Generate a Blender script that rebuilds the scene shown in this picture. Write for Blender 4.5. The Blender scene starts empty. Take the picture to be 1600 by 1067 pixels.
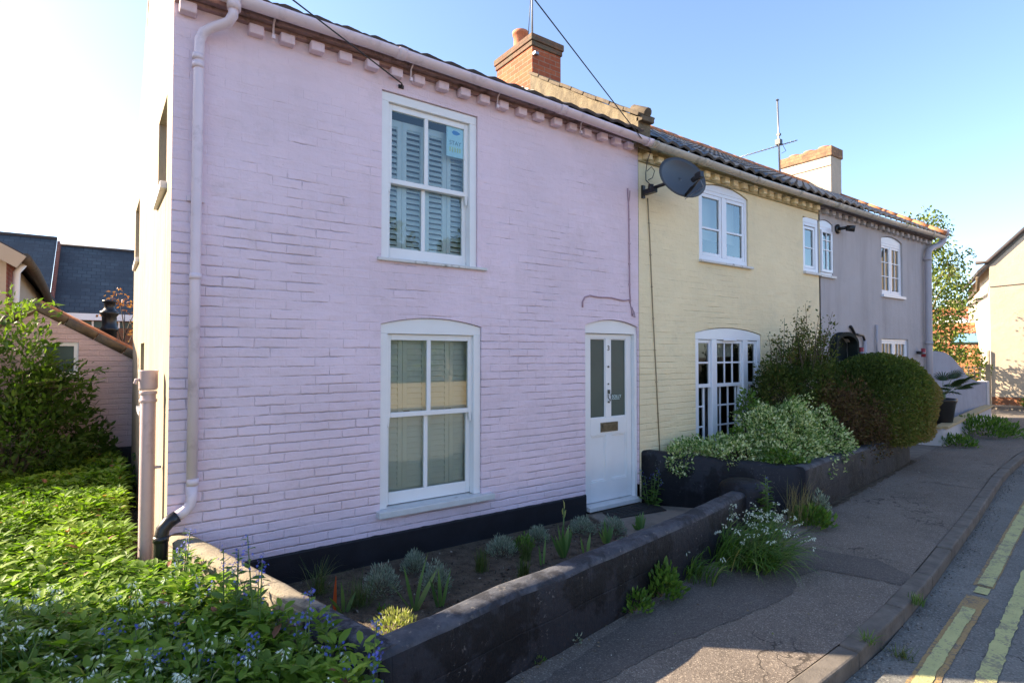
import bpy, math, random
import numpy as np
from mathutils import Vector, Matrix, noise
random.seed(11)
rng = np.random.default_rng(11)
R = math.radians
PI = math.pi
sc = bpy.context.scene
COL = sc.collection

# ------------------------------------------------------------------ basics
class MB:
    """collects faces and links them as ONE mesh object"""
    def __init__(s):
        s.v = []; s.f = []; s.m = []; s.sm = []; s.mi = 0; s.smooth = False
    def add(s, vs, fs):
        b = len(s.v); s.v += [tuple(p) for p in vs]
        for f in fs:
            s.f.append(tuple(b + i for i in f)); s.m.append(s.mi); s.sm.append(s.smooth)
        return s
    def box(s, x0, x1, y0, y1, z0, z1):
        v = [(x0,y0,z0),(x1,y0,z0),(x1,y1,z0),(x0,y1,z0),(x0,y0,z1),(x1,y0,z1),(x1,y1,z1),(x0,y1,z1)]
        return s.add(v, [(0,3,2,1),(4,5,6,7),(0,1,5,4),(1,2,6,5),(2,3,7,6),(3,0,4,7)])
    def obox(s, c, ux, uy, uz, hx, hy, hz):
        c = Vector(c); ux = Vector(ux).normalized(); uy = Vector(uy).normalized(); uz = Vector(uz).normalized()
        v = []
        for k in (-1, 1):
            for (i, j) in ((-1,-1),(1,-1),(1,1),(-1,1)):
                v.append(c + ux*hx*i + uy*hy*j + uz*hz*k)
        return s.add(v, [(0,3,2,1),(4,5,6,7),(0,1,5,4),(1,2,6,5),(2,3,7,6),(3,0,4,7)])
    def prism(s, pts, off):
        """closed polygon pts (3D) extruded by vector off"""
        n = len(pts); o = Vector(off)
        v = [Vector(p) for p in pts] + [Vector(p) + o for p in pts]
        f = [tuple(range(n))[::-1], tuple(range(n, 2*n))]
        for i in range(n):
            j = (i + 1) % n
            f.append((i, j, n + j, n + i))
        return s.add(v, f)
    def tube(s, path, r, seg=10, cap=True, arc=None):
        """round bar along a path; r number or list"""
        P = [Vector(p) for p in path]; n = len(P)
        rs = r if isinstance(r, (list, tuple)) else [r]*n
        a0, a1 = arc if arc else (0, 2*PI)
        closed = arc is None
        cnt = seg if closed else seg + 1
        v = []; up = None
        for i in range(n):
            t = (P[min(i+1, n-1)] - P[max(i-1, 0)])
            if t.length < 1e-9: t = Vector((0,0,1))
            t.normalize()
            if up is None:
                up = Vector((0,0,1)) if abs(t.z) < .9 else Vector((0,1,0))
            sx = t.cross(up)
            if sx.length < 1e-5: sx = t.cross(Vector((1,0,0)))
            sx.normalize(); uu = sx.cross(t).normalized(); up = uu
            for k in range(cnt):
                a = a0 + (a1 - a0)*k/seg
                v.append(P[i] + sx*math.cos(a)*rs[i] + uu*math.sin(a)*rs[i])
        f = []
        for i in range(n-1):
            for k in range(seg):
                k2 = (k+1) % cnt if closed else k+1
                f.append((i*cnt+k, i*cnt+k2, (i+1)*cnt+k2, (i+1)*cnt+k))
        if cap and closed:
            f.append(tuple(range(seg))[::-1]); f.append(tuple((n-1)*cnt + k for k in range(seg)))
        old = s.smooth; s.smooth = True; s.add(v, f); s.smooth = old
        return s
    def lathe(s, c, prof, seg=16):
        """profile [(r,z)] around the vertical through c"""
        v = []; f = []
        for (r, z) in prof:
            for k in range(seg):
                a = 2*PI*k/seg
                v.append((c[0] + r*math.cos(a), c[1] + r*math.sin(a), c[2] + z))
        for i in range(len(prof)-1):
            for k in range(seg):
                k2 = (k+1) % seg
                f.append((i*seg+k, i*seg+k2, (i+1)*seg+k2, (i+1)*seg+k))
        old = s.smooth; s.smooth = True; s.add(v, f); s.smooth = old
        return s
    def build(s, name, mats, parent=None, org=(0,0,0), bevel=0, seg=2):
        me = bpy.data.meshes.new(name)
        o3 = Vector(org)
        me.from_pydata([(p[0]-o3.x, p[1]-o3.y, p[2]-o3.z) for p in s.v], [], s.f)
        if not isinstance(mats, (list, tuple)): mats = [mats]
        for m in mats: me.materials.append(m)
        me.polygons.foreach_set('material_index', s.m)
        me.polygons.foreach_set('use_smooth', s.sm)
        me.update()
        o = bpy.data.objects.new(name, me); COL.objects.link(o)
        if parent: o.parent = parent
        else: o.location = o3
        if bevel:
            b = o.modifiers.new('bevel', 'BEVEL'); b.width = bevel; b.segments = seg; b.limit_method = 'ANGLE'; b.angle_limit = R(40)
        return o

def thing(name, label, cat, org, group=None):
    o = bpy.data.objects.new(name, None); COL.objects.link(o); o.location = org
    o.empty_display_size = .2
    o['label'] = label; o['category'] = cat
    if group: o['group'] = group
    return o
def tag(o, label, cat, group=None):
    o['label'] = label; o['category'] = cat
    if group: o['group'] = group
    return o
def struct(o): o['kind'] = 'structure'; return o
def stuff(o, label=None, cat=None):
    o['kind'] = 'stuff'
    if label: o['label'] = label
    if cat: o['category'] = cat
    return o
def dup(o, loc=None, rz=None, scale=None, label=None, parent=None):
    c = o.copy(); COL.objects.link(c)
    if parent: c.parent = parent
    if loc is not None: c.location = loc
    if rz is not None: c.rotation_euler.z = rz
    if scale is not None: c.scale = (scale,)*3 if not isinstance(scale, tuple) else scale
    if label: c['label'] = label
    for ch in list(o.children): dup(ch, parent=c)
    return c

# ------------------------------------------------------------------ materials
class NT:
    def __init__(s, name):
        s.m = bpy.data.materials.new(name); s.m.use_nodes = True
        s.t = s.m.node_tree; s.t.nodes.clear()
        s.out = s.n('ShaderNodeOutputMaterial')
        s._pos = None
    def n(s, typ, **k):
        nd = s.t.nodes.new(typ)
        for a, b in k.items(): setattr(nd, a, b)
        return nd
    def l(s, a, b): s.t.links.new(a, b)
    def sock(s, inp, val):
        if isinstance(val, bpy.types.NodeSocket): s.l(val, inp)
        elif isinstance(val, (tuple, list)) and len(val) == 3 and inp.type == 'RGBA': inp.default_value = (*val, 1)
        else: inp.default_value = val
    def pos(s):
        if not s._pos: s._pos = s.n('ShaderNodeNewGeometry').outputs['Position']
        return s._pos
    def mapped(s, scale=(1,1,1), loc=(0,0,0), rot=(0,0,0)):
        m = s.n('ShaderNodeMapping'); s.l(s.pos(), m.inputs[0])
        m.inputs['Scale'].default_value = scale; m.inputs['Location'].default_value = loc; m.inputs['Rotation'].default_value = rot
        return m.outputs[0]
    def noise(s, scale=5, detail=4, rough=.55, vec=None, dist=0):
        k = s.n('ShaderNodeTexNoise'); s.l(vec or s.pos(), k.inputs['Vector'])
        k.inputs['Scale'].default_value = scale; k.inputs['Detail'].default_value = detail
        k.inputs['Roughness'].default_value = rough; k.inputs['Distortion'].default_value = dist
        return k.outputs[0]
    def voro(s, scale=20, vec=None, feature='F1', out='Distance', rand=1):
        k = s.n('ShaderNodeTexVoronoi', feature=feature); s.l(vec or s.pos(), k.inputs['Vector'])
        k.inputs['Scale'].default_value = scale; k.inputs['Randomness'].default_value = rand
        return k.outputs[out]
    def ramp(s, fac, stops):
        k = s.n('ShaderNodeValToRGB'); s.l(fac, k.inputs[0]); e = k.color_ramp.elements
        while len(e) < len(stops): e.new(.5)
        for i, (p, c) in enumerate(stops):
            e[i].position = p
            e[i].color = (*c, 1) if isinstance(c, (tuple, list)) else (c, c, c, 1)
        return k.outputs[0]
    def mix(s, fac, a, b, mode='MIX'):
        k = s.n('ShaderNodeMix', data_type='RGBA', blend_type=mode)
        s.sock(k.inputs[0], fac); s.sock(k.inputs[6], a); s.sock(k.inputs[7], b)
        return k.outputs[2]
    def math(s, op, a, b=0.0, clamp=False):
        k = s.n('ShaderNodeMath', operation=op, use_clamp=clamp)
        s.sock(k.inputs[0], a); s.sock(k.inputs[1], b)
        return k.outputs[0]
    def bump(s, h, strength=.5, dist=.01, nrm=None):
        k = s.n('ShaderNodeBump'); k.inputs['Strength'].default_value = strength; k.inputs['Distance'].default_value = dist
        s.l(h, k.inputs['Height'])
        if nrm: s.l(nrm, k.inputs['Normal'])
        return k.outputs[0]
    def bsdf(s, color, rough=.7, normal=None, metal=0, spec=.5, **k):
        b = s.n('ShaderNodeBsdfPrincipled')
        s.sock(b.inputs['Base Color'], color); s.sock(b.inputs['Roughness'], rough)
        b.inputs['Metallic'].default_value = metal; b.inputs['Specular IOR Level'].default_value = spec
        if normal: s.l(normal, b.inputs['Normal'])
        return b.outputs[0]
    def done(s, sh):
        s.l(sh, s.out.inputs['Surface']); return s.m

def plain(name, col, rough=.6, var=.12, nscale=8, bumps=.15, metal=0, spec=.5, dirt=None, dscale=3, dcut=(.52,.7)):
    t = NT(name)
    n1 = t.noise(nscale, 5)
    c = t.mix(t.ramp(n1, [(.3, 0), (.7, 1)]), tuple(x*(1-var) for x in col), tuple(min(1, x*(1+var)) for x in col))
    if dirt:
        c = t.mix(t.ramp(t.noise(dscale, 6, .65), [(dcut[0], 0), (dcut[1], .8)]), c, dirt)
    b = t.bump(t.noise(nscale*12, 4), bumps, .004)
    return t.done(t.bsdf(c, rough, b, metal, spec))

def brick_paint(name, col, axis='x', mort=1.0, dirt=(.16,.12,.13), grime=None, rough=.75, joint_dark=.75, lowz=None):
    """painted brickwork: courses show as relief, with crevice shade and dirt coloured into some joints"""
    t = NT(name)
    sep = t.n('ShaderNodeSeparateXYZ'); t.l(t.pos(), sep.inputs[0])
    com = t.n('ShaderNodeCombineXYZ')
    w = t.noise(1.6, 3)
    w2 = t.noise(14, 3)
    wob = t.math('ADD', t.math('MULTIPLY', t.math('SUBTRACT', w, .5), .018), t.math('MULTIPLY', t.math('SUBTRACT', w2, .5), .014))
    t.l(t.math('ADD', sep.outputs['X' if axis == 'x' else 'Y'], wob), com.inputs[0])
    t.l(t.math('ADD', sep.outputs['Z'], wob), com.inputs[1])
    zz = com.inputs[1].links[0].from_socket; xx = com.inputs[0].links[0].from_socket
    b = t.n('ShaderNodeTexBrick'); t.l(com.outputs[0], b.inputs['Vector'])
    b.inputs['Scale'].default_value = 1; b.inputs['Brick Width'].default_value = .232
    b.inputs['Row Height'].default_value = .0762; b.inputs['Mortar Size'].default_value = .006
    b.inputs['Mortar Smooth'].default_value = .9
    b.inputs['Color1'].default_value = (.93,.93,.93,1); b.inputs['Color2'].default_value = (1,1,1,1); b.inputs['Mortar'].default_value = (.96,.96,.96,1)
    row = t.math('FLOOR', t.math('DIVIDE', t.math('ADD', zz, .0381), .0762))
    dist = t.math('PINGPONG', zz, .0381)
    c2 = t.n('ShaderNodeCombineXYZ'); t.l(t.math('MULTIPLY', xx, 2.9), c2.inputs[0]); t.l(t.math('MULTIPLY', row, 3.71), c2.inputs[1])
    rn = t.noise(1, 4, .65, vec=c2.outputs[0])
    hgt = t.math('DIVIDE', sep.outputs['Z'], 4.5)
    big = t.noise(.9, 4, .6)
    if lowz:
        lev = t.math('ADD', t.ramp(hgt, [(.22, .60), (.50, .45), (.75, .32), (1, .28)]), t.math('MULTIPLY', t.math('SUBTRACT', big, .5), .9))
    else:
        lev = t.math('ADD', .6, t.math('MULTIPLY', t.math('SUBTRACT', big, .5), .7))
    # a course is open where its own noise lies below the level for that height
    open_ = t.math('MULTIPLY', t.math('ADD', t.math('SUBTRACT', lev, rn), .08), 5.5, True)
    wline = t.math('ADD', .0022, t.math('MULTIPLY', t.noise(23, 3), .0035))
    line = t.math('SUBTRACT', 1, t.math('DIVIDE', dist, wline), True)
    soft = t.math('SUBTRACT', 1, t.math('DIVIDE', dist, .010), True)
    c = t.mix(t.ramp(t.noise(1.1, 5, .6), [(.35, 0), (.7, 1)]), tuple(x*.93 for x in col), tuple(min(1, x*1.05) for x in col))
    c = t.mix(.35, c, b.outputs['Color'], 'MULTIPLY')
    if grime:
        g = t.math('MULTIPLY', t.ramp(t.noise(1.7, 7, .7), [(.54, 0), (.75, .7)]), t.ramp(t.noise(30, 4, .7), [(.35, .3), (.65, 1)]))
        c = t.mix(g, c, grime)
        st = t.math('MULTIPLY', t.ramp(t.noise(2.5, 5, .6, vec=t.mapped((3, 3, .22))), [(.58, 0), (.74, .5)]), .22)
        c = t.mix(st, c, grime)
    c = t.mix(t.math('MULTIPLY', t.math('MULTIPLY', line, open_), joint_dark), c, dirt)  # dark joint lines: crevice shade put into the colour, along with dirt
    pits = t.ramp(t.voro(9), [(.0, .9), (.045, .0)])
    pm = t.math('MULTIPLY', pits, t.ramp(t.noise(2.3, 3), [(.5, 0), (.62, 1)]))
    c = t.mix(pm, c, dirt)
    hz = t.math('MULTIPLY', soft, t.math('ADD', .12, t.math('MULTIPLY', open_, .88)))
    vt = t.math('MULTIPLY', b.outputs['Fac'], t.math('MULTIPLY', t.math('ADD', .25, t.math('MULTIPLY', open_, .75)), t.ramp(t.noise(5, 2), [(.40, .35), (.6, 1)])))
    h = t.math('SUBTRACT', 1, t.math('MAXIMUM', hz, vt))
    # bricks sit a little in or out of the face
    nb = t.bump(h, .85*mort, .008)
    sc_ = t.n('ShaderNodeSeparateColor'); t.l(b.outputs['Color'], sc_.inputs[0])
    nb = t.bump(sc_.outputs[0], .6*mort, .05, nb)
    nb = t.bump(t.noise(26, 4, .6), .45, .012, nb)
    nb = t.bump(t.noise(6, 3, .55, vec=t.mapped((.6,1,2.2))), .55, .02, nb)
    nb = t.bump(t.noise(2.2, 3, .5), .5, .05, nb)
    nb = t.bump(t.noise(220, 2), .25, .002, nb)
    return t.done(t.bsdf(c, rough, nb, spec=.35))

def bricks(name, c1, c2, mortar, rough=.85, axis='x', w=.225, h=.075, ms=.006, scale=1, dirt=None):
    t = NT(name)
    sep = t.n('ShaderNodeSeparateXYZ'); t.l(t.pos(), sep.inputs[0])
    com = t.n('ShaderNodeCombineXYZ')
    if axis == 'xy':
        t.l(t.math('ADD', sep.outputs['X'], sep.outputs['Y']), com.inputs[0])
    else:
        t.l(sep.outputs[axis.upper()], com.inputs[0])
    t.l(sep.outputs['Z'], com.inputs[1])
    b = t.n('ShaderNodeTexBrick'); t.l(com.outputs[0], b.inputs['Vector'])
    b.inputs['Scale'].default_value = scale; b.inputs['Brick Width'].default_value = w; b.inputs['Row Height'].default_value = h
    b.inputs['Mortar Size'].default_value = ms; b.inputs['Mortar Smooth'].default_value = .3
    b.inputs['Color1'].default_value = (*c1, 1); b.inputs['Color2'].default_value = (*c2, 1); b.inputs['Mortar'].default_value = (*mortar, 1)
    c = t.mix(t.ramp(t.noise(18, 5, .7), [(.35, 0), (.7, .5)]), b.outputs['Color'], tuple(x*.5 for x in c1))
    if dirt: c = t.mix(t.ramp(t.noise(5, 6, .7), [(.45, 0), (.65, .85)]), c, dirt)
    nb = t.bump(t.math('SUBTRACT', 1, b.outputs['Fac']), .7, .006)
    nb = t.bump(t.noise(60, 4), .4, .005, nb)
    return t.done(t.bsdf(c, rough, nb, spec=.25))

def leafmat(name, stops, rough=.45, trans=.35, spec=.4):
    t = NT(name)
    a = t.n('ShaderNodeAttribute', attribute_name='rnd').outputs['Fac']
    c = t.ramp(a, stops)
    b = t.bsdf(c, rough, None, 0, spec)
    tr = t.n('ShaderNodeBsdfTranslucent'); t.l(t.mix(1, c, (1.0, 1.25, .45), 'MULTIPLY'), tr.inputs[0])
    ms = t.n('ShaderNodeMixShader'); ms.inputs[0].default_value = trans
    t.l(b, ms.inputs[1]); t.l(tr.outputs[0], ms.inputs[2])
    return t.done(ms.outputs[0])

def glassmat(name, tint=(.8,.9,.88), ior=1.5, refl=(1,1,1), wav=.0):
    t = NT(name)
    g = t.n('ShaderNodeBsdfGlossy'); g.inputs['Roughness'].default_value = .015; g.inputs['Color'].default_value = (*refl, 1)
    tr = t.n('ShaderNodeBsdfTransparent'); tr.inputs[0].default_value = (*tint, 1)
    fr = t.n('ShaderNodeFresnel'); fr.inputs[0].default_value = ior
    if wav:
        bn = t.bump(t.noise(2.5, 1), wav, .01); t.l(bn, g.inputs['Normal'])
    ms = t.n('ShaderNodeMixShader'); t.l(fr.outputs[0], ms.inputs[0]); t.l(tr.outputs[0], ms.inputs[1]); t.l(g.outputs[0], ms.inputs[2])
    return t.done(ms.outputs[0])

M = {}
M['pink'] = brick_paint('pink_painted_brick', (.79,.635,.72), 'x', 1.0, (.26,.17,.20), grime=(.56,.45,.47), lowz=True)
M['yellow'] = brick_paint('cream_painted_brick', (.87,.74,.48), 'x', .85, (.38,.33,.22), joint_dark=.5, grime=(.60,.53,.36), lowz=True)
M['pinkpale'] = brick_paint('pale_pink_painted_brick', (.62,.46,.47), 'x', .8, (.22,.15,.15), joint_dark=.6)
def render_wall(name, col, stain, sc_=(9, 9, .35), amt=.8, cut=(.45, .72), b=.3):
    t = NT(name)
    c = t.mix(t.ramp(t.noise(1.6, 5), [(.3, 0), (.7, 1)]), tuple(x*.94 for x in col), tuple(min(1, x*1.05) for x in col))
    c = t.mix(t.math('MULTIPLY', t.ramp(t.noise(1.0, 7, .7, vec=t.mapped(sc_)), [(cut[0], 0), (cut[1], 1)]), amt), c, stain)
    c = t.mix(t.ramp(t.noise(3.0, 7, .7), [(.6, 0), (.8, .5)]), c, stain)
    nb = t.bump(t.noise(45, 5, .65), b, .01)
    nb = t.bump(t.noise(2.5, 3), .5, .04, nb)
    return t.done(t.bsdf(c, .85, nb, spec=.25))
M['siderender'] = render_wall('pale_side_render', (.38,.31,.24), (.27,.195,.10), amt=.8)
M['greyrender'] = render_wall('lilac_grey_render', (.46,.432,.44), (.33,.30,.305), (3,3,.35), .75, (.46,.75), .35)
M['creamrender'] = render_wall('cream_render', (.50,.41,.31), (.40,.32,.23), (2,2,.8), .4, (.55,.85))
M['bluegrey'] = render_wall('blue_grey_wall_paint', (.33,.35,.42), (.22,.24,.29), (1.5,1.5,1), .6, (.45,.8), .2)
M['plinth'] = plain('black_plinth_paint', (.012,.013,.018), .5, .3, 6, .5, spec=.4)
def charcoal():
    t = NT('charcoal_wall_paint')
    base = t.mix(t.ramp(t.noise(1.5, 6, .65), [(.46, 0), (.50, 1)]), (.006,.007,.010), (.019,.021,.028))
    wear = t.ramp(t.noise(38, 5, .75), [(.60, 0), (.65, 1)])
    wear = t.math('MULTIPLY', wear, t.ramp(t.noise(3.1, 3), [(.5, 0), (.62, 1)]))
    c = t.mix(wear, base, (.17,.165,.16))
    dust = t.ramp(t.noise(1.7, 7, .75, vec=t.mapped((1, 1, 2.2))), [(.56, 0), (.80, .12)])
    c = t.mix(dust, c, (.075,.08,.095))
    streak = t.math('MULTIPLY', t.ramp(t.noise(2, 6, .7, vec=t.mapped((5, 5, .3))), [(.58, 0), (.75, .5)]), .4)
    c = t.mix(streak, c, (.045,.047,.055))
    sep = t.n('ShaderNodeSeparateXYZ'); t.l(t.pos(), sep.inputs[0])
    com = t.n('ShaderNodeCombineXYZ'); t.l(t.math('ADD', sep.outputs['X'], sep.outputs['Y']), com.inputs[0]); t.l(sep.outputs['Z'], com.inputs[1])
    b = t.n('ShaderNodeTexBrick'); t.l(com.outputs[0], b.inputs['Vector']); b.inputs['Scale'].default_value = 1
    b.inputs['Brick Width'].default_value = .45; b.inputs['Row Height'].default_value = .225; b.inputs['Mortar Size'].default_value = .007; b.inputs['Mortar Smooth'].default_value = .6
    nb = t.bump(t.math('SUBTRACT', 1, b.outputs['Fac']), .35, .008)
    nb = t.bump(t.noise(30, 5, .7), .45, .015, nb); nb = t.bump(t.noise(4, 3), .5, .04, nb)
    return t.done(t.bsdf(c, .6, nb, spec=.22))
M['charcoal'] = charcoal()
def topwear():
    t = NT('worn_grey_coping_paint')
    c = t.mix(t.ramp(t.noise(7, 6, .7), [(.4, 0), (.6, 1)]), (.045,.049,.062), (.085,.090,.105))
    c = t.mix(t.ramp(t.noise(22, 5, .75), [(.60, 0), (.66, .7)]), c, (.22,.20,.175))
    c = t.mix(t.ramp(t.noise(3, 4, .7), [(.50, 0), (.58, .85)]), c, (.020,.021,.026))
    nb = t.bump(t.noise(50, 5, .7), .6, .01)
    return t.done(t.bsdf(c, .75, nb, spec=.3))
M['topwear'] = topwear()
def blocks():
    t = NT('weathered_concrete_block')
    sep = t.n('ShaderNodeSeparateXYZ'); t.l(t.pos(), sep.inputs[0])
    com = t.n('ShaderNodeCombineXYZ'); t.l(sep.outputs['Y'], com.inputs[0]); t.l(t.math('ADD', sep.outputs['Z'], .11), com.inputs[1])
    b = t.n('ShaderNodeTexBrick'); t.l(com.outputs[0], b.inputs['Vector']); b.inputs['Scale'].default_value = 1
    b.inputs['Brick Width'].default_value = .44; b.inputs['Row Height'].default_value = .2; b.inputs['Mortar Size'].default_value = .008; b.inputs['Mortar Smooth'].default_value = .3
    c = t.mix(t.ramp(t.noise(6, 6, .7), [(.35, 0), (.65, 1)]), (.22,.185,.135), (.33,.285,.215))
    c = t.mix(t.ramp(t.noise(45, 4, .7), [(.58, 0), (.66, .7)]), c, (.16,.14,.11))
    c = t.mix(t.math('MULTIPLY', b.outputs['Fac'], .7), c, (.13,.11,.09))
    # old black paint that remains towards the street corner
    edge = t.math('ADD', sep.outputs['Y'], t.math('MULTIPLY', t.math('SUBTRACT', t.noise(4, 5, .6), .5), .7))
    c = t.mix(t.ramp(t.math('SUBTRACT', edge, 2.7), [(.34, 1), (.42, 0)]), c, t.mix(t.ramp(t.noise(14, 5, .7), [(.45, 0), (.6, 1)]), (.03,.032,.042), (.10,.105,.125)))
    nb = t.bump(t.math('SUBTRACT', 1, b.outputs['Fac']), .5, .008)
    nb = t.bump(t.noise(60, 5, .7), .7, .012, nb)
    return t.done(t.bsdf(c, .9, nb, spec=.2))
M['blocks'] = blocks()
M['white'] = plain('white_gloss_paint', (.80,.81,.82), .3, .03, 4, .08, dirt=(.5,.5,.48), dcut=(.66,.85))
M['upvc'] = plain('white_upvc', (.74,.77,.84), .25, .02, 4, .03)
M['sillpaint'] = plain('weathered_white_sill', (.62,.62,.62), .5, .06, 12, .25, dirt=(.16,.16,.12), dscale=9, dcut=(.6,.72))
M['gutterpink'] = plain('pink_painted_plastic', (.74,.62,.68), .35, .05, 3, .06, dirt=(.33,.24,.27), dscale=5, dcut=(.55,.8))
M['pipepink'] = plain('dusky_pink_painted_pipe', (.52,.41,.42), .4, .06, 3, .1, dirt=(.34,.25,.24), dscale=7, dcut=(.56,.78))
M['guttercream'] = plain('cream_weathered_gutter', (.50,.46,.40), .4, .08, 3, .08, dirt=(.14,.12,.09), dscale=7, dcut=(.52,.72))
M['blackpl'] = plain('black_plastic', (.013,.013,.015), .35, .2, 5, .05)
M['greypipe'] = plain('lilac_grey_pipe_paint', (.40,.375,.41), .45, .05, 3, .06)
M['corbel'] = plain('dark_brown_pink_paint', (.34,.22,.22), .85, .15, 10, .5, dirt=(.12,.08,.07), dscale=12, dcut=(.5,.65))  # cornice tone, browner and darker than the pink wall
M['corbely'] = plain('dark_brown_cream_paint', (.40,.33,.18), .85, .15, 10, .5, dirt=(.14,.11,.07), dscale=12, dcut=(.5,.65))  # cornice tone, browner and darker than the cream wall
M['corbelg'] = plain('grey_render_paint_cornice', (.19,.17,.19), .85, .12, 10, .5, dirt=(.08,.07,.07), dscale=12, dcut=(.5,.65))
M['cable'] = plain('black_cable', (.02,.02,.022), .5, .1)
M['cablepink'] = plain('pink_painted_cable', (.42,.28,.33), .6, .15, 20)
M['cabletan'] = plain('tan_cable', (.30,.24,.15), .6, .15, 20)
M['conduit'] = plain('grey_metal', (.25,.26,.28), .4, .1, metal=.6)
M['brass'] = plain('aged_metal', (.13,.13,.11), .35, .2, 30, .2, metal=.8)
M['frost'] = plain('obscured_door_glass', (.055,.095,.088), .3, .12, 2, .0, spec=.35)
M['bark'] = plain('brown_bark', (.10,.075,.05), .9, .3, 20, .8)
M['twig'] = plain('pale_twig', (.16,.12,.07), .85, .3, 20, .5)
M['stem'] = plain('green_stem', (.07,.13,.03), .6, .2, 20, .2)
M['terracotta'] = plain('terracotta', (.50,.17,.085), .8, .12, 10, .4, dirt=(.28,.15,.10))
M['redbrick'] = bricks('red_chimney_brick', (.36,.085,.040), (.46,.13,.058), (.36,.25,.18), axis='xy')
M['oldcap'] = bricks('lichen_covered_brick', (.16,.085,.055), (.22,.12,.075), (.12,.095,.07), axis='xy', dirt=(.12,.11,.075))
M['browncap'] = bricks('weathered_brown_brick', (.30,.16,.09), (.40,.22,.12), (.20,.15,.11), axis='xy', dirt=(.13,.09,.06))
M['gardenbrick'] = bricks('orange_garden_brick', (.42,.17,.08), (.36,.13,.06), (.30,.22,.15), axis='x', dirt=(.22,.10,.06))
M['sidebrick'] = bricks('red_side_brick', (.36,.11,.07), (.30,.08,.05), (.42,.30,.24), axis='y')
M['lime'] = render_wall('lime_streaked_parapet', (.23,.185,.12), (.10,.08,.055), (4,9,5), .85, (.35,.62), .9)
M['copingtile'] = plain('brown_coping_tile', (.12,.09,.058), .9, .25, 6, .8, dirt=(.08,.06,.045), dscale=14, dcut=(.5,.6))
M['orangetile'] = plain('orange_clay_tile', (.46,.17,.07), .8, .25, 5, .6, dirt=(.16,.08,.05), dscale=9, dcut=(.5,.68))
M['ochrestone'] = plain('ochre_coping_stone', (.46,.35,.19), .85, .12, 12, .6, dirt=(.20,.15,.09), dscale=8, dcut=(.6,.8))
M['whitewash'] = render_wall('white_masonry_paint', (.50,.49,.50), (.24,.23,.22), (1.5,1.5,2), .5, (.55,.8), .4)
M['chimrender'] = render_wall('cream_chimney_render', (.50,.42,.33), (.28,.22,.16), (3,3,1.2), .5, (.52,.8), .5)
def tilemat(name, a, b, d, rough=.45):
    t = NT(name)
    v = t.voro(3.3, feature='F1', out='Color')
    c = t.mix(v, a, b)
    c = t.mix(t.ramp(t.noise(9, 6, .7), [(.52, 0), (.68, .8)]), c, d)
    nb = t.bump(t.noise(40, 4), .35, .006)
    return t.done(t.bsdf(c, rough, nb, spec=.5))
M['darkpantile'] = tilemat('blue_black_glazed_pantile', (.035,.042,.055), (.06,.07,.085), (.09,.085,.07), .32)
M['brownpantile'] = tilemat('dark_brown_pantile', (.07,.05,.045), (.05,.042,.042), (.035,.035,.033), .7)
M['redpantile'] = tilemat('red_clay_pantile', (.42,.15,.075), (.34,.11,.055), (.15,.08,.05), .8)
def slate():
    t = NT('blue_grey_slate')
    sep = t.n('ShaderNodeSeparateXYZ'); t.l(t.pos(), sep.inputs[0])
    com = t.n('ShaderNodeCombineXYZ'); t.l(sep.outputs['X'], com.inputs[0]); t.l(t.math('MULTIPLY', sep.outputs['Z'], 1.4), com.inputs[1])
    b = t.n('ShaderNodeTexBrick'); t.l(com.outputs[0], b.inputs['Vector']); b.inputs['Scale'].default_value = 1
    b.inputs['Brick Width'].default_value = .3; b.inputs['Row Height'].default_value = .22; b.inputs['Mortar Size'].default_value = .012
    b.inputs['Color1'].default_value = (.040,.050,.058,1); b.inputs['Color2'].default_value = (.070,.084,.092,1); b.inputs['Mortar'].default_value = (.015,.02,.025,1)
    c = t.mix(t.ramp(t.noise(.8, 5, .7), [(.4, 0), (.6, .8)]), b.outputs['Color'], (.032,.035,.040))
    nb = t.bump(t.math('SUBTRACT', 1, b.outputs['Fac']), .6, .02)
    return t.done(t.bsdf(c, .5, nb, spec=.4))
M['slate'] = slate()
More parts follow.
